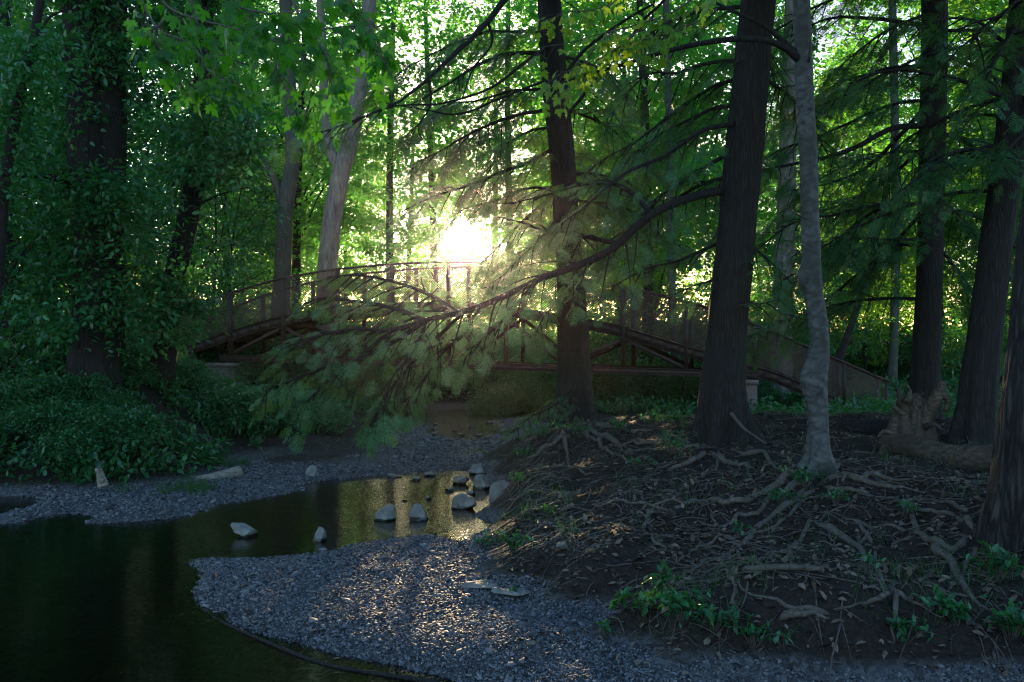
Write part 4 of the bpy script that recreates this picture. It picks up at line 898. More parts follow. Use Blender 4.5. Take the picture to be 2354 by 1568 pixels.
def grass(name, regions):
    mb = MB()
    for (x0, x1, y0, y1, n, zlo, thr, s0, s1) in regions:
        x = RS.uniform(x0, x1, n); y = RS.uniform(y0, y1, n); z = height(x, y); k = (z > zlo) & (fbm(x*1.1, y*1.1, s=27, o=3) > thr)
        x, y, z = x[k], y[k], z[k]; k = len(x); A = randdir(k, 1.9); Nn = randdir(k); S = RS.uniform(s0, s1, k); B0 = unit(np.cross(A, Nn)); Z0 = np.cross(B0, A)
        W = (BLADE[0][None, :, 0, None]*B0[:, None]+BLADE[0][None, :, 1, None]*A[:, None]+BLADE[0][None, :, 2, None]*Z0[:, None])*S[:, None, None]+np.column_stack([x, y, z-.01])[:, None]
        i = (np.arange(k)*5)[:, None]; mb.add(W.reshape(-1, 3), [i+np.array([[0, 1, 2, 3]]), i+np.array([[3, 2, 4]])])
    V, F = mb.get(); return tag(link(name, new_mesh(name, V, F, M['grass'], False)), kind='stuff')
grass('grass', [(-9, -4.5, 14.6, 17.5, 9000, .03, -.2, .1, .3), (-6, -1.2, 18, 25, 9000, .3, .0, .1, .3), (4.5, 13, 20, 30, 16000, .35, -.35, .12, .35), (-3, -1.2, 24, 30, 4000, .05, -.3, .1, .35), (1.2, 7, 7, 14, 2600, .25, .18, .06, .22), (.9, 4.5, 6.85, 7.7, 1300, .12, -.05, .05, .17), (-.3, .8, 9.5, 16, 600, .12, .1, .06, .2)])

# ------------------------------------------------------------------ plants on the root bank and litter
def plant(u, v, r, h, n, size, label, hero=False):
    g = ground_at(u, v); root = thing('leafy_plant', g, label, 'plant', 'small plants on the root bank'); mb = MB(); cs = []
    for k in range(max(4, n//9)):
        e = g+np.array([RS.normal(0, r*.5), RS.normal(0, r*.5), h*RS.uniform(.4, 1)]); q = catmull([g-np.array([0, 0, .03]), (g+e)/2+np.array([0, 0, .05]), e], 6); mb.add(*tube(q, np.linspace(.005, .002, 6), 4))
        for j in range(9): cs.append(q[RS.randint(2, 6)])
    V, F = mb.get(); part('stems', V, F, M['twig'], root); cs = np.array(cs); k = len(cs); A = randdir(k, .1); Nn = randdir(k, 1.8)
    V, F = stamp(LEAF6, cs+RS.normal(0, .01, cs.shape), A, Nn, size*RS.uniform(.35, 1.2, k)); part('leaves', V, F, M['leaf_mid' if k % 2 else 'leaf_shrub'], root, False)
for a in [(1165, 1010, .25, .3, 150, .06, 'sunlit feathery plant at the very tip of the root bank'), (1210, 1060, .25, .25, 140, .055, 'tangled weed on the creek-side edge of the bank'), (1190, 1120, .2, .2, 110, .05, 'thin weed hanging over the stone pile'), (1330, 1010, .25, .3, 140, .055, 'weed in front of the base of the middle hemlock'), (1420, 1000, .3, .3, 150, .06, 'weed right of the base of the middle hemlock'),
          (1460, 1080, .2, .2, 90, .05, 'sparse weed in the open soil left of the thick hemlock'), (1560, 985, .3, .4, 200, .07, 'leafy plant touching the left flare of the thick hemlock'), (1430, 955, .4, .5, 240, .09, 'bluish plant in the hollow behind the bank, right of the middle hemlock'), (1990, 1320, .12, .12, 60, .05, 'small plant in the fork of roots in the lower bank'), (1800, 1500, .15, .12, 80, .05, 'low plant where the bank foot meets dark gravel'), (1250, 1190, .12, .12, 60, .05, 'small weed on the left face of the bank'),
          (1520, 1385, .10, .22, 40, .13, 'broad-leaved plant at the left end of the bank foot greenery'), (1570, 1440, .22, .22, 160, .075, 'bushy plant at the bank foot in front of the roots'), (1640, 1460, .2, .18, 140, .07, 'green plant at the bank foot below the forked root'),
          (1480, 1420, .12, .15, 60, .07, 'small plant at the bottom edge of the bank beside the gravel'), (1730, 1490, .2, .15, 120, .06, 'low plant at the bank foot right of the bushy plants'), (1180, 1270, .2, .2, 130, .06, 'green clump by the pool on the tip of the bank'), (1110, 1265, .14, .16, 80, .06, 'small green clump touching the gravel by the pool'),
          (1850, 1125, .16, .2, 110, .06, 'leafy clump hugging the base of the birch'), (1800, 1160, .18, .14, 100, .055, 'low leafy plant left of the birch roots'), (1920, 1165, .16, .14, 90, .05, 'low plant among the roots right of the birch'), (2080, 1190, .15, .12, 70, .05, 'small plant among roots left of the rough barked trunk'),
          (2290, 1340, .2, .25, 130, .08, 'dark plant below the rough barked trunk at the right edge'), (2200, 1440, .22, .2, 140, .08, 'dark leafy plant in the bottom right corner of the bank'), (2320, 1480, .25, .25, 160, .08, 'dark plant at the very bottom right'),
          (2080, 1480, .2, .15, 110, .06, 'low dark plant at the right part of the bank foot'), (1700, 1240, .12, .1, 50, .05, 'tiny plant in the middle of the roots'), (1540, 1050, .3, .35, 200, .06, 'feathery plant left of the thick hemlock base'), (1500, 990, .35, .4, 200, .07, 'green plant between the two dark hemlock bases'),
          (1250, 1010, .3, .3, 150, .06, 'sunlit leafy plant at the foot of the middle hemlock'), (1390, 1465, .08, .1, 30, .06, 'small seedling at the gravel edge'), (1430, 1408, .06, .12, 24, .09, 'small upright seedling where gravel meets the bank'), (1180, 1380, .05, .06, 16, .05, 'single tiny green seedling growing in the gravel')]:
    plant(*a)
def litter(n, regions):
    mb = MB()
    for (x0, x1, y0, y1, w) in regions:
        k = int(n*w); x = RS.uniform(x0, x1, k); y = RS.uniform(y0, y1, k); z = height(x, y); ok = z > .1; x, y, z = x[ok], y[ok], z[ok]; k = len(x)
        mb.add(*stamp(LEAF6, np.column_stack([x, y, z+.012]), randdir(k, .0)*np.array([1, 1, .35]), randdir(k, 2.5), RS.uniform(.03, .09, k)))
    V, F = mb.get(); tag(link('leaf_litter', new_mesh('leaf_litter', V, F, M['litter'], False)), kind='stuff')
litter(16000, [(0, 6, 6.5, 11, .5), (0, 8, 11, 20, .45), (-6, -1, 16, 24, .05)])
mb = MB(); k = 260; u = RS.uniform(0, 1150, k); v = 1100+450*RS.rand(k)**1.5; g_ = np.array([G0(a, b, .004) for a, b in zip(u, v)]); ok = (height(g_[:, 0], g_[:, 1]) < -.03) & (fbm(g_[:, 0]*.8, g_[:, 1]*.8, s=44, o=2) > .1); g_ = g_[ok]
mb.add(*stamp(LEAF6, g_, randdir(len(g_))*np.array([1, 1, .03]), np.tile([0, .02, 1.], (len(g_), 1)), RS.uniform(.02, .07, len(g_)))); V, F = mb.get(); tag(link('floating_leaves', new_mesh('floating_leaves', V, F, M['litter'], False)), kind='stuff')
k = 700; q_ = np.column_stack([RS.uniform(-4, 5, k), RS.uniform(6.3, 11, k), np.zeros(k)]); q_[:, 2] = height(q_[:, 0], q_[:, 1])+.03; q_ = q_[q_[:, 2] > .06]
mb = MB(); mb.add(*stamp(LEAF6, q_, randdir(len(q_))*np.array([1, 1, .3]), randdir(len(q_), 2.), RS.uniform(.03, .08, len(q_)))); V, F = mb.get(); tag(link('scattered_leaves', new_mesh('scattered_leaves', V, F, M['litter'], False)), kind='stuff')
mb = MB()
for i in range(800):
    x = RS.uniform(0, 6.5); y = RS.uniform(6.8, 18); z = float(height(x, y))
    if z < .1: continue
    a = RS.uniform(0, 6.28); ln = RS.uniform(.08, .5); q = np.array([[x, y, z+.01], [x+math.cos(a)*ln/2, y+math.sin(a)*ln/2, 0], [x+math.cos(a+.2)*ln, y+math.sin(a+.2)*ln, 0]])
    q[1:, 2] = height(q[1:, 0], q[1:, 1])+RS.uniform(.01, .06); mb.add(*tube(catmull(q, 6), np.linspace(.006, .002, 6)*RS.uniform(.6, 1.5), 5))
V, F = mb.get(); tag(link('fallen_twigs', new_mesh('fallen_twigs', V, F, M['twig'])), kind='stuff')

# ------------------------------------------------------------------ overhanging maple twigs
def maple(root_lbl, twigs, per, size, m, spread=.22, D0=6.5):
    g = [P(*q) for q in twigs[0]][0]; root = thing('maple_branch', g, root_lbl, 'branch'); mb = MB(); lp = []; la_ = []; ls = []
    for tw in twigs:
        q = catmull([P(*a) for a in tw], 26); q += .012*np.column_stack([vnoise(np.arange(26)*.5, np.full(26, RS.uniform(0, 9))) for _ in range(3)])
        mb.add(*tube(q, np.linspace(.010, .003, 26), 5)); d = frames(q)[0]
        for k in range(per):
            i = RS.randint(2, 26); pet = RS.uniform(.05, spread); dr = d[i]*RS.uniform(.2, .9)+np.array([RS.normal(0, .5), RS.normal(0, .5), RS.uniform(-.9, -.1)]); dr /= np.linalg.norm(dr); e = q[i]+dr*pet
            mb.add(*tube(np.array([q[i], q[i]+dr*pet*.5+np.array([0, 0, .01]), e]), np.array([.0022, .0016, .0014]), 3, caps=False)); lp.append(e); la_.append(dr+np.array([0, 0, -.45])+RS.normal(0, .3, 3)); ls.append(RS.uniform(*size))
    V, F = mb.get(); part('twigs', V, F, M['twig'], root); lp, la_ = np.array(lp), np.array(la_); k = len(lp); Nn = randdir(k, 1.0)+np.array([0, -.35, 0])
    V, F = stamp(MAPLE, lp, la_, Nn, ls); part('leaves', V, F, M[m], root, False); return root
maple('dark green maple twigs hanging in front at the top left', [
    [(300, -120, 6.6), (380, 10, 6.5), (480, 50, 6.4), (600, 80, 6.3), (720, 130, 6.2)], [(520, -120, 6.9), (560, 20, 6.8), (620, 110, 6.7), (640, 180, 6.6)], [(640, -60, 6.3), (700, 60, 6.2), (755, 140, 6.1), (762, 215, 6.1)],
    [(760, -80, 6.6), (810, 10, 6.5), (860, 80, 6.4), (885, 150, 6.3)], [(420, -80, 7.2), (450, 60, 7.1), (470, 150, 7.0), (540, 190, 6.9)], [(560, 60, 6.8), (680, 70, 6.8), (800, 60, 6.8), (880, 60, 6.8)], [(380, 40, 6.9), (350, 80, 6.9), (400, 150, 6.9), (440, 200, 6.9)],
    [(300, -60, 7.5), (360, 60, 7.4), (470, 110, 7.3), (570, 150, 7.3)], [(640, 60, 7.5), (700, 150, 7.4), (720, 230, 7.3), (700, 260, 7.3)], [(480, -80, 5.8), (520, 0, 5.8), (600, 30, 5.8), (700, 20, 5.8)], [(700, -90, 7), (780, 0, 7), (830, 60, 7), (870, 120, 7)]], 46, (.075, .125), 'leaf_maple')
maple('sunlit yellow-green maple sprays in front of the middle hemlock top', [
    [(1640, -60, 9.4), (1560, 20, 9.5), (1450, 60, 9.6), (1340, 90, 9.7), (1250, 110, 9.8)], [(1500, 40, 9.6), (1420, 110, 9.7), (1340, 150, 9.8), (1280, 175, 9.8)], [(1420, 60, 9.7), (1360, 120, 9.8), (1330, 185, 9.8), (1280, 215, 9.8)], [(1650, 20, 9.6), (1560, 70, 9.6), (1480, 90, 9.6), (1420, 110, 9.6)],
    [(1500, -80, 9.9), (1400, 10, 10), (1300, 30, 10), (1240, 60, 10.1)]], 44, (.08, .12), 'leaf_sunny', .26)
maple('bright maple leaves poking in at the top edge above the thick hemlock', [[(1660, -60, 5), (1650, -20, 5), (1640, -5, 5)]], 7, (.06, .09), 'leaf_sunny', .08)

# ------------------------------------------------------------------ footbridge
xa, Da, xb, Db = (524-CX)/FP*31.5, 31.5, (1725-CX)/FP*27.5, 27.5
bO = np.array([xa, Da]); bE = np.array([xb-xa, Db-Da]); bL = np.linalg.norm(bE); bE /= bL; bN = np.array([-bE[1], bE[0]]); WID = 2.1
def on_bridge(u, v):
    k = (u-CX)/FP; sl_ = (xb-xa)/(Db-Da); D = (xa-Da*sl_)/(k-sl_); p = P(u, v, D); return (p[:2]-bO)@bE, p[2]
def W(s, z, off=0.0): q = bO+bE*s+bN*off; return np.array([q[0], q[1], z])
deckS = np.array([on_bridge(*q) for q in [(300, 868), (440, 792), (524, 762), (598, 739), (700, 714), (800, 702), (900, 695), (1040, 692), (1130, 697), (1230, 713), (1351, 733), (1433, 751), (1577, 795), (1618, 806), (1717, 839), (1771, 850), (2026, 958)]])
railS = np.array([on_bridge(*q) for q in [(280, 792), (430, 712), (524, 673), (598, 651), (651, 637), (760, 618), (900, 605), (1030, 600), (1130, 603), (1230, 617), (1351, 640), (1433, 655), (1577, 690), (1640, 708), (1717, 736), (1771, 757), (1853, 793), (2042, 874)]])
def dz(s): return np.interp(s, deckS[:, 0], deckS[:, 1])
def rz_(s): return np.interp(s, railS[:, 0], railS[:, 1])
sc0, zc0 = on_bridge(505, 822); sc1, zc1 = on_bridge(1745, 862)
def cz(s): return zc0+(zc1-zc0)*(s-sc0)/(sc1-sc0)
bg0 = W(0, 0); br_ = thing('footbridge', (bg0[0], bg0[1], 0), 'arched weathered-steel truss footbridge with mesh railings crossing the creek', 'bridge')
def bpart(name, mb, m='steel', smooth=False): V, F = mb.get(); return part(name, V, F, M[m], br_, smooth)
postsU = [530, 651, 776, 902, 1030, 1163, 1297, 1433, 1577, 1735]; ps = [on_bridge(u, 700)[0] for u in postsU]
ss = np.linspace(deckS[0, 0], deckS[-1, 0], 61)
for off, nm in ((0, 'near'), (WID, 'far')):
    mb = MB()
    for a, b in zip(ss[:-1], ss[1:]):                                     # deck-edge channel: web with two flanges
        mb.beam(W(a, dz(a)-.16, off), W(b, dz(b)-.16, off), .03, .27); mb.beam(W(a, dz(a)-.015, off), W(b, dz(b)-.015, off), .12, .022); mb.beam(W(a, dz(a)-.305, off), W(b, dz(b)-.305, off), .12, .022)
    bpart('deck_beam', mb)
    mb = MB(); mb.beam(W(sc0, cz(sc0), off), W(sc1, cz(sc1), off), .05, .15); mb.beam(W(sc0, cz(sc0)+.085, off), W(sc1, cz(sc1)+.085, off), .15, .02); mb.beam(W(sc0, cz(sc0)-.085, off), W(sc1, cz(sc1)-.085, off), .15, .02); bpart('bottom_chord', mb)
    mb = MB(); sr = np.linspace(railS[0, 0], railS[-1, 0], 50)
    for a, b in zip(sr[:-1], sr[1:]): mb.beam(W(a, rz_(a)-.03, off), W(b, rz_(b)-.03, off), .10, .06)
    bpart('handrail', mb, 'steel_rail')
    for a, b in zip(sr[:-1], sr[1:]): pass
    for s in ps: mb = MB(); mb.beam(W(s, cz(s)+.09, off+(.0 if off else 0)), W(s, rz_(s)-.06, off), .11, .11, (bE[0], bE[1], 0)); bpart('post', mb)
    sr2 = [railS[0, 0]+.1, on_bridge(400, 700)[0]]+ps+[on_bridge(1853, 800)[0], on_bridge(1940, 800)[0], railS[-1, 0]-.05]
    for s in sr2:
        if s in ps: continue
        mb = MB(); mb.beam(W(s, dz(s)-.1, off), W(s, rz_(s)-.06, off), .08, .08, (bE[0], bE[1], 0)); bpart('post', mb)
    for i in range(len(ps)-2):                                             # diagonals, alternating as in a Warren truss
        lo, hi = (i, i+1) if i % 2 == 0 else (i+1, i)
        p0 = W(ps[lo], cz(ps[lo])+.1, off); p1 = W(ps[hi], dz(ps[hi])-.34, off); mb = MB(); mb.beam(p0, p1, .06, .10); bpart('diagonal', mb)
    for a, b in zip(sr2[:-1], sr2[1:]):                                     # railing mesh: two families of thin strips
        mb = MB(); H = 1.15; sp_ = .078
        for sg in (-1, 1):
            s0 = np.arange(a-H, b+H, sp_)
            for s in s0:
                t0, t1 = 0., 1.; e0, e1 = s, s+sg*H
                lo_, hi_ = a+.05, b-.05
                if e0 == e1: continue
                ta, tb = sorted(((lo_-e0)/(e1-e0), (hi_-e0)/(e1-e0))); t0, t1 = max(t0, ta), min(t1, tb)
                if t1-t0 < .02: continue
                q = []
                for t in (t0, t1):
                    s_ = e0+(e1-e0)*t; zb = dz(s_)+.03; zt = rz_(s_)-.07; z = zb+(zt-zb)*t
                    q.append((s_, z))
                w = .0085; p0 = W(q[0][0], q[0][1], off+.02*sg*.2); p1 = W(q[1][0], q[1][1], off+.02*sg*.2); V = [p0-[0, 0, w], p0+[0, 0, w], p1+[0, 0, w], p1-[0, 0, w]]; mb.add(V, np.array([[0, 1, 2, 3]]))
        if mb.n: bpart('mesh_panel', mb, 'wire')
mb = MB()
for a, b in zip(ss[:-1], ss[1:]):
    mb.beam((W(a, dz(a)-.07, WID/2)), (W(b, dz(b)-.07, WID/2)), WID-.06, .06)
bpart('deck', mb, 'deck')
for s in ps:
    for z in (dz(s)-.27, cz(s)): mb = MB(); mb.beam(W(s, z, .06), W(s, z, WID-.06), .08, .16); bpart('cross_beam', mb)
def pier(s0, s1, zt, zb, off0, off1, lbl):
    p = W((s0+s1)/2, zb, (off0+off1)/2); r = thing('bridge_pier', (p[0], p[1], zb), lbl, 'pier', rz=math.atan2(bE[1], bE[0])); mb = MB(); w = (s1-s0)/2; d = (off1-off0)/2
    mb.box((-w, -d, -.4), (w, d, zt-zb-.12)); me = new_mesh('shaft', *mb.get(), M['concrete'], False); link('shaft', me, r)
    mb = MB(); mb.box((-w-.05, -d-.05, zt-zb-.12), (w+.05, d+.05, zt-zb)); link('cap', new_mesh('cap', *mb.get(), M['concrete'], False), r)
sA, zA = on_bridge(1700, 871); sB, zB = on_bridge(1740, 871); pier(sA-.1, sB, zA-.02, -.1, -.15, WID+.3, 'brown concrete pier under the right end of the truss')
sA, zA = on_bridge(480, 833); sB, zB = on_bridge(546, 833); pier(sA, sB, zA-.02, 0, -.15, WID+.3, 'brown concrete pier in the shrubs under the left end of the truss')

# ------------------------------------------------------------------ stones, logs
import bmesh
def ico(sub):
    bm = bmesh.new(); bmesh.ops.create_icosphere(bm, subdivisions=sub, radius=1); bm.verts.ensure_lookup_table()
    V = np.array([v.co[:] for v in bm.verts]); F = np.array([[v.index for v in f.verts] for f in bm.faces]); bm.free(); return V, F
ICO = ico(4)
def rock(u, v, w, h, d, seed, label, tilt=(0, 0, 0), planes=11, name='stone', m='rock', z=None, group='stones in the creek', sharp=None):
    """u,v: where its foot meets the water or gravel; w,h,d metres"""
    rs = np.random.RandomState(seed); V = ICO[0].copy()
    for k in range(planes):
        n = unit(rs.normal(size=3)); dd = rs.uniform(.38, .78); V -= np.maximum(0, V@n-dd)[:, None]*n
    for n, dd in (sharp or []):
        n = unit(np.array(n, float)); V -= np.maximum(0, V@n-dd)[:, None]*n
    V += .085*fbm(V[:, 0]*2.2+seed, V[:, 1]*3, V[:, 2]*3, s=seed, o=4)[:, None]*V
    mx = np.abs(V).max(0); V = V/mx*np.array([w/2, d/2, 1]); V[:, 2] = (V[:, 2]+.35)*h/1.35
    c = G0(u, v, 0) if z is None else G0(u, v, z)
    r = link(name, new_mesh(name, V, ICO[1], M[m], False)); r.location = c; r.rotation_euler = tilt; tag(r, label, 'stone', group); return r
def sz(px, v): return px/FP*G0(0, v)[1]
rock(566, 1232, sz(72, 1232), sz(42, 1232), .26, 1, 'pale angular stone leaning up to a point, leftmost in the pool')
rock(733, 1243, sz(34, 1243), sz(32, 1243), .16, 2, 'small rounded pale stone standing alone in the middle of the pool')
rock(881, 1196, sz(58, 1196), sz(40, 1196), .28, 3, 'peaked triangular stone in the pool near the golden reflection')
rock(965, 1193, sz(52, 1193), sz(38, 1193), .26, 4, 'blocky pale stone in the golden reflection of the pool')
rock(1071, 1168, sz(68, 1168), sz(32, 1168), .34, 5, 'low broad stone at the right side of the pool')
rock(1097, 1090, sz(44, 1090), sz(30, 1090), .3, 6, 'pale stone topmost in the pile where the riffle enters the pool')
rock(1108, 1122, sz(46, 1122), sz(32, 1122), .3, 7, 'grey stone in the middle of the pile at the right pool edge')
rock(1152, 1160, sz(58, 1160), sz(55, 1160), .35, 8, 'large dark stone wedged against the root bank beside the pool')
rock(720, 1100, sz(40, 1100), sz(32, 1100), .22, 9, 'upright pale stone at the far edge of the pool')
rock(655, 1086, sz(52, 1086), sz(18, 1086), .16, 10, 'long flat pale stone on the far gravel shore')
rock(1058, 1113, sz(40, 1113), sz(20, 1113), .22, 11, 'flat stone left of the pile at the right pool edge')
rock(1035, 1128, sz(26, 1128), sz(10, 1128), .15, 12, 'small flat stone awash left of the stone pile')
rock(985, 1148, sz(12, 1148), sz(12, 1148), .06, 13, 'tiny stone poking out above the blocky pale stone')
rock(957, 1104, sz(20, 1104), sz(9, 1104), .12, 14, 'small flat stone near the far edge of the golden reflection')
rock(905, 1097, sz(40, 1097), sz(10, 1097), .14, 15, 'thin slab stone lying at the far water line')
rock(985, 1094, sz(34, 1094), sz(10, 1094), .14, 16, 'thin flat stone where the far shore meets the golden water')
rock(950, 1166, sz(8, 1166), sz(5, 1166), .04, 17, 'speck of stone left above the blocky pale stone')
rock(930, 1152, sz(16, 1152), sz(5, 1152), .07, 18, 'sliver of stone awash between two larger pool stones')
rock(1135, 1078, sz(30, 1078), sz(22, 1078), .22, 19, 'stone half buried at the bank above the pile')
rock(1082, 1138, sz(22, 1138), sz(12, 1138), .14, 20, 'small stone below the pile at the right pool edge')
for k in range(16): u = RS.uniform(985, 1125); v = RS.uniform(972, 1026); rock(u, v, sz(RS.uniform(10, 22), v), sz(RS.uniform(3, 7), v), .18, 60+k, 'small wet stone breaking the shallow riffle upstream', group='wet stones in the riffle')
g = ground_at(1110, 1350)                                               # flat slab set in the gravel
rock(1100, 1345, .52, .035, .34, 30, 'flat pale rock slab set in the gravel at the bank foot', z=.08, tilt=(.03, -.02, -.6), planes=9, name='rock_slab', group='flat slabs at the bank foot')
rock(1165, 1362, .42, .035, .26, 31, 'flat grey slab lying right of the larger slab at the bank foot', z=.09, tilt=(.04, .05, .3), planes=9, name='rock_slab', group='flat slabs at the bank foot')
rock(1290, 1262, .16, .10, .10, 32, 'brown angular stone stuck in the bank face', z=.36, tilt=(.3, .2, .4), group='stones in the bank')
rock(1597, 1188, .22, .05, .14, 33, 'flat tan stone lying among the roots left of the birch', z=.55, tilt=(.2, -.1, .2), group='stones in the bank')

def log_thing(name, pts, r, m, label, seed, cat='log', seg=26, taper=1.0):
    p = catmull(pts, 50); root = thing(name, p[0], label, cat); k = len(p); rr = np.linspace(r, r*taper, k)
    V, F = tube(p, rr, seg, bark_radial(seed, .11, 5)); part('trunk', V, F, M[m], root); return root, p
def gp(u, v, D): return P(u, v, D)
dl, p = log_thing('driftwood', [G0(452, 1106, .05)+[0, 0, 0], G0(500, 1098, .09), G0(548, 1086, .13)], .085, 'wood_pale', 'pale split driftwood slab on the far gravel shore', 81, 'driftwood', taper=1.25)
dl.scale = (1, 1, 1)
sw, p = log_thing('driftwood_stump', [P(238, 1120, 14.9), P(232, 1095, 14.95), P(228, 1075, 15.1)], .085, 'wood_pale', 'short pale forked driftwood stump standing at the left water edge', 82, 'driftwood', taper=.45)
limb(sw, [P(236, 1108, 14.85), P(226, 1088, 14.8), P(222, 1078, 14.8)], .035, .02, 'wood_pale', 'stub')
fl, p = log_thing('fallen_log', [P(2040, 1028, 13.2), P(2085, 1028, 12.9), P(2150, 1048, 12.5), P(2210, 1058, 12.2), P(2300, 1060, 11.9)], .17, 'wood_log', 'big smooth fallen log lying before the leaning dark trunk', 83, taper=1.15)
limb(fl, [P(2060, 1010, 13.2), P(2035, 1030, 13), P(2020, 1055, 12.8)], .07, .04, 'wood_log', 'stub')
st_ = thing('root_stump', P(2095, 1000, 14.2), 'gnarled upturned dead stump with two prongs beside the foot of the ramp', 'stump')
V, F = tube(catmull([P(2080, 1025, 14.2), P(2092, 985, 14.2), P(2098, 950, 14.3), P(2085, 915, 14.3)], 40), np.linspace(.36, .15, 40), 64, lambda th, s: bark_radial(84, .30, 7)(th, s)*(1+.28*np.abs(np.sin(th*4+2*np.sin(s*3)))*np.clip(s, .2, 1))); part('stump_body', V, F, M['wood_log'], st_)
limb(st_, [P(2110, 980, 14.2), P(2135, 940, 14.1), P(2155, 910, 14), P(2168, 878, 14)], .16, .055, 'wood_log', 'prong', 14)
limb(st_, [P(2165, 905, 14), P(2178, 920, 14), P(2172, 945, 14)], .06, .03, 'wood_log', 'prong', 12)
limb(st_, [P(2090, 960, 14.2), P(2068, 950, 14.1), P(2050, 935, 14.1)], .07, .03, 'wood_log', 'prong', 12)
limb(st_, [P(2080, 935, 14.3), P(2100, 915, 14.3), P(2120, 905, 14.3)], .06, .03, 'wood_log', 'prong', 12)
for q in ([(2072, 930, 14.25), (2066, 905, 14.2), (2070, 888, 14.2)], [(2085, 925, 14.1), (2090, 900, 14.1), (2084, 884, 14.1)], [(2100, 930, 14.2), (2112, 905, 14.2)], [(2120, 985, 14), (2145, 975, 13.8), (2165, 990, 13.7)], [(2060, 1000, 14), (2035, 990, 13.9), (2015, 1005, 13.8)]):
    limb(st_, [P(*a) for a in q], .06, .012, 'wood_log', 'splinter', 7)
dk, p = log_thing('fallen_log', [P(1935, 992, 15.2), P(2000, 994, 15.0), P(2075, 990, 14.9)], .18, 'bark_dark', 'dark rotten log lying left of the gnarled stump', 85)
for i, (a, b, c_, l_) in enumerate([((1375, 975, 18.5), (1430, 985, 18.2), (1500, 978, 18.3), 'dead branch leaning on the debris right of the middle hemlock'), ((1680, 950, 13.6), (1710, 985, 13.4), (1760, 1020, 13.2), 'dead branch slanting down from the thick hemlock base')]):
    q = catmull([P(*a), P(*b), P(*c_)], 20); o = link('dead_branch', new_mesh('dead_branch', *tube(q-q[0], np.linspace(.03, .012, 20), 8), M['twig'])); o.location = q[0]; tag(o, l_, 'branch')
q = catmull([ground_at(1712, 1322)+[0, 0, .04], ground_at(1790, 1322)+[0, 0, .05], ground_at(1885, 1322)+[0, 0, .04]], 20); o = link('dead_branch', new_mesh('dead_branch', *tube(q-q[0], np.linspace(.03, .02, 20), 9), M['root'])); o.location = q[0]; tag(o, 'short straight stick lying level among the birch roots', 'stick')
q = catmull([G0(445, 1400, -.02), G0(600, 1470, .01), G0(760, 1530, .0), G0(980, 1566, .01), G0(1100, 1600, .03)], 60); o = link('sunken_branch', new_mesh('sunken_branch', *tube(q-q[0], np.linspace(.012, .022, 60), 7), M['bark_dark'])); o.location = q[0]; tag(o, 'long thin dark branch lying in the shallow water along the gravel', 'branch')

# ------------------------------------------------------------------ light, sky, air, camera
SE = math.asin(SUN[2]); SAZ = math.atan2(SUN[0], SUN[1])
w = bpy.data.worlds.new('World'); bpy.context.scene.world = w; w.use_nodes = True; nt = w.node_tree; nt.nodes.clear()
out = nt.nodes.new('ShaderNodeOutputWorld'); sky = nt.nodes.new('ShaderNodeTexSky'); sky.sky_type = 'NISHITA'; sky.sun_disc = False; sky.sun_elevation = SE; sky.sun_rotation = SAZ; sky.air_density = 1.0; sky.dust_density = .7; sky.ozone_density = 2.3
SKY = .15
bg = N(nt, 'ShaderNodeBackground', Strength=SKY); L(nt, sky.outputs[0], bg.inputs[0])
tcn = nt.nodes.new('ShaderNodeTexCoord'); dt = nt.nodes.new('ShaderNodeVectorMath'); dt.operation = 'DOT_PRODUCT'; dt.inputs[1].default_value = SUN; L(nt, tcn.outputs['Generated'], dt.inputs[0])
ac = nt.nodes.new('ShaderNodeMath'); ac.operation = 'ARCCOSINE'; L(nt, dt.outputs['Value'], ac.inputs[0])
mr = N(nt, 'ShaderNodeMapRange'); mr.inputs['From Min'].default_value = rad(.35); mr.inputs['From Max'].default_value = rad(.65); mr.inputs['To Min'].default_value = 60; mr.inputs['To Max'].default_value = 0; L(nt, ac.outputs[0], mr.inputs['Value'])
mq = N(nt, 'ShaderNodeMapRange'); mq.inputs['From Min'].default_value = 0; mq.inputs['From Max'].default_value = rad(3.2); mq.inputs['To Min'].default_value = 1; mq.inputs['To Max'].default_value = 0; L(nt, ac.outputs[0], mq.inputs['Value'])
pw = nt.nodes.new('ShaderNodeMath'); pw.operation = 'POWER'; pw.inputs[1].default_value = 3; L(nt, mq.outputs[0], pw.inputs[0])
mm = nt.nodes.new('ShaderNodeMath'); mm.operation = 'MULTIPLY_ADD'; mm.inputs[1].default_value = .8; L(nt, pw.outputs[0], mm.inputs[0]); L(nt, mr.outputs[0], mm.inputs[2])
b2 = nt.nodes.new('ShaderNodeBackground'); b2.inputs[0].default_value = (1, .70, .38, 1); L(nt, mm.outputs[0], b2.inputs[1])
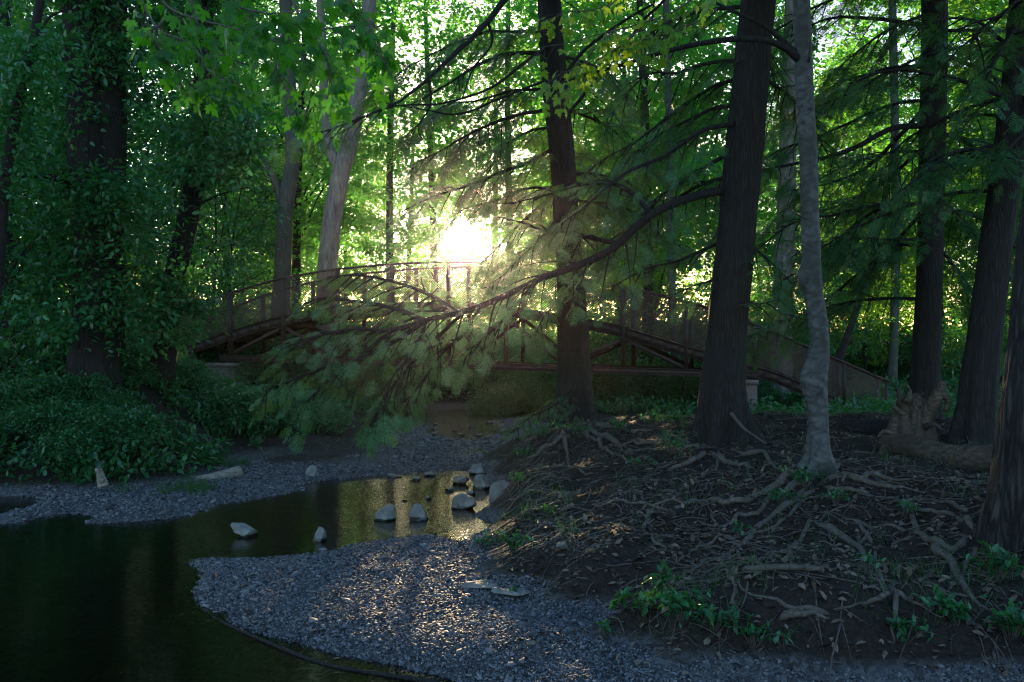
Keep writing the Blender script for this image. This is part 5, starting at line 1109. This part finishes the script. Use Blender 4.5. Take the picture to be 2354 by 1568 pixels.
ads = nt.nodes.new('ShaderNodeAddShader'); L(nt, bg.outputs[0], ads.inputs[0]); L(nt, b2.outputs[0], ads.inputs[1]); L(nt, ads.outputs[0], out.inputs['Surface'])
ld_ = bpy.data.lights.new('sun', 'SUN'); ld_.energy = 5.0; ld_.angle = rad(.5); ld_.color = (1, .70, .38); so = bpy.data.objects.new('sun', ld_); C.objects.link(so)
import mathutils
so.rotation_euler = mathutils.Vector([float(a) for a in SUN]).to_track_quat('Z', 'Y').to_euler()

import os
if True:
    mb = MB(); mb.box((-380, -62, -3), (380, 430, 45)); hz = link('haze', new_mesh('haze', *mb.get(), M['steel'], False)); tag(hz, kind='stuff'); hz.display_type = 'WIRE'
    m, nt, out = mat('haze_air'); pv = nt.nodes.new('ShaderNodeVolumePrincipled'); pv.inputs['Density'].default_value = .00014; pv.inputs['Anisotropy'].default_value = .93; pv.inputs['Color'].default_value = (.92, .96, 1, 1)
    L(nt, pv.outputs[0], out.inputs['Volume']); hz.data.materials.clear(); hz.data.materials.append(m)

cd = bpy.data.cameras.new('camera'); cam = bpy.data.objects.new('camera', cd); C.objects.link(cam); cam.location = (0, 0, CH); cam.rotation_euler = (PI/2, 0, 0)
cd.sensor_width = 36; cd.lens = 36*FP/2353; cd.clip_end = 2000; cd.clip_start = .05
sc = bpy.context.scene; sc.camera = cam
sc.view_settings.view_transform = 'Standard'; sc.view_settings.look = 'None'; sc.view_settings.gamma = 1; sc.view_settings.exposure = 2.08
sc.render.engine = 'CYCLES'; cy = sc.cycles
cy.use_denoising = True; cy.denoising_prefilter = 'NONE'; cy.pixel_filter_type = 'BLACKMAN_HARRIS'; cy.filter_width = 1.15; cy.max_bounces = 8; cy.diffuse_bounces = 3; cy.glossy_bounces = 3; cy.transmission_bounces = 5; cy.volume_bounces = 0; cy.transparent_max_bounces = 8
cy.sample_clamp_indirect = 3.0; cy.sample_clamp_direct = 0; cy.caustics_reflective = False; cy.caustics_refractive = False; cy.use_adaptive_sampling = True; cy.adaptive_threshold = .008
for o in bpy.data.objects:                                              # unused prototypes, if any, leave no trace
    if o.get('label') == 'x': bpy.data.objects.remove(o)
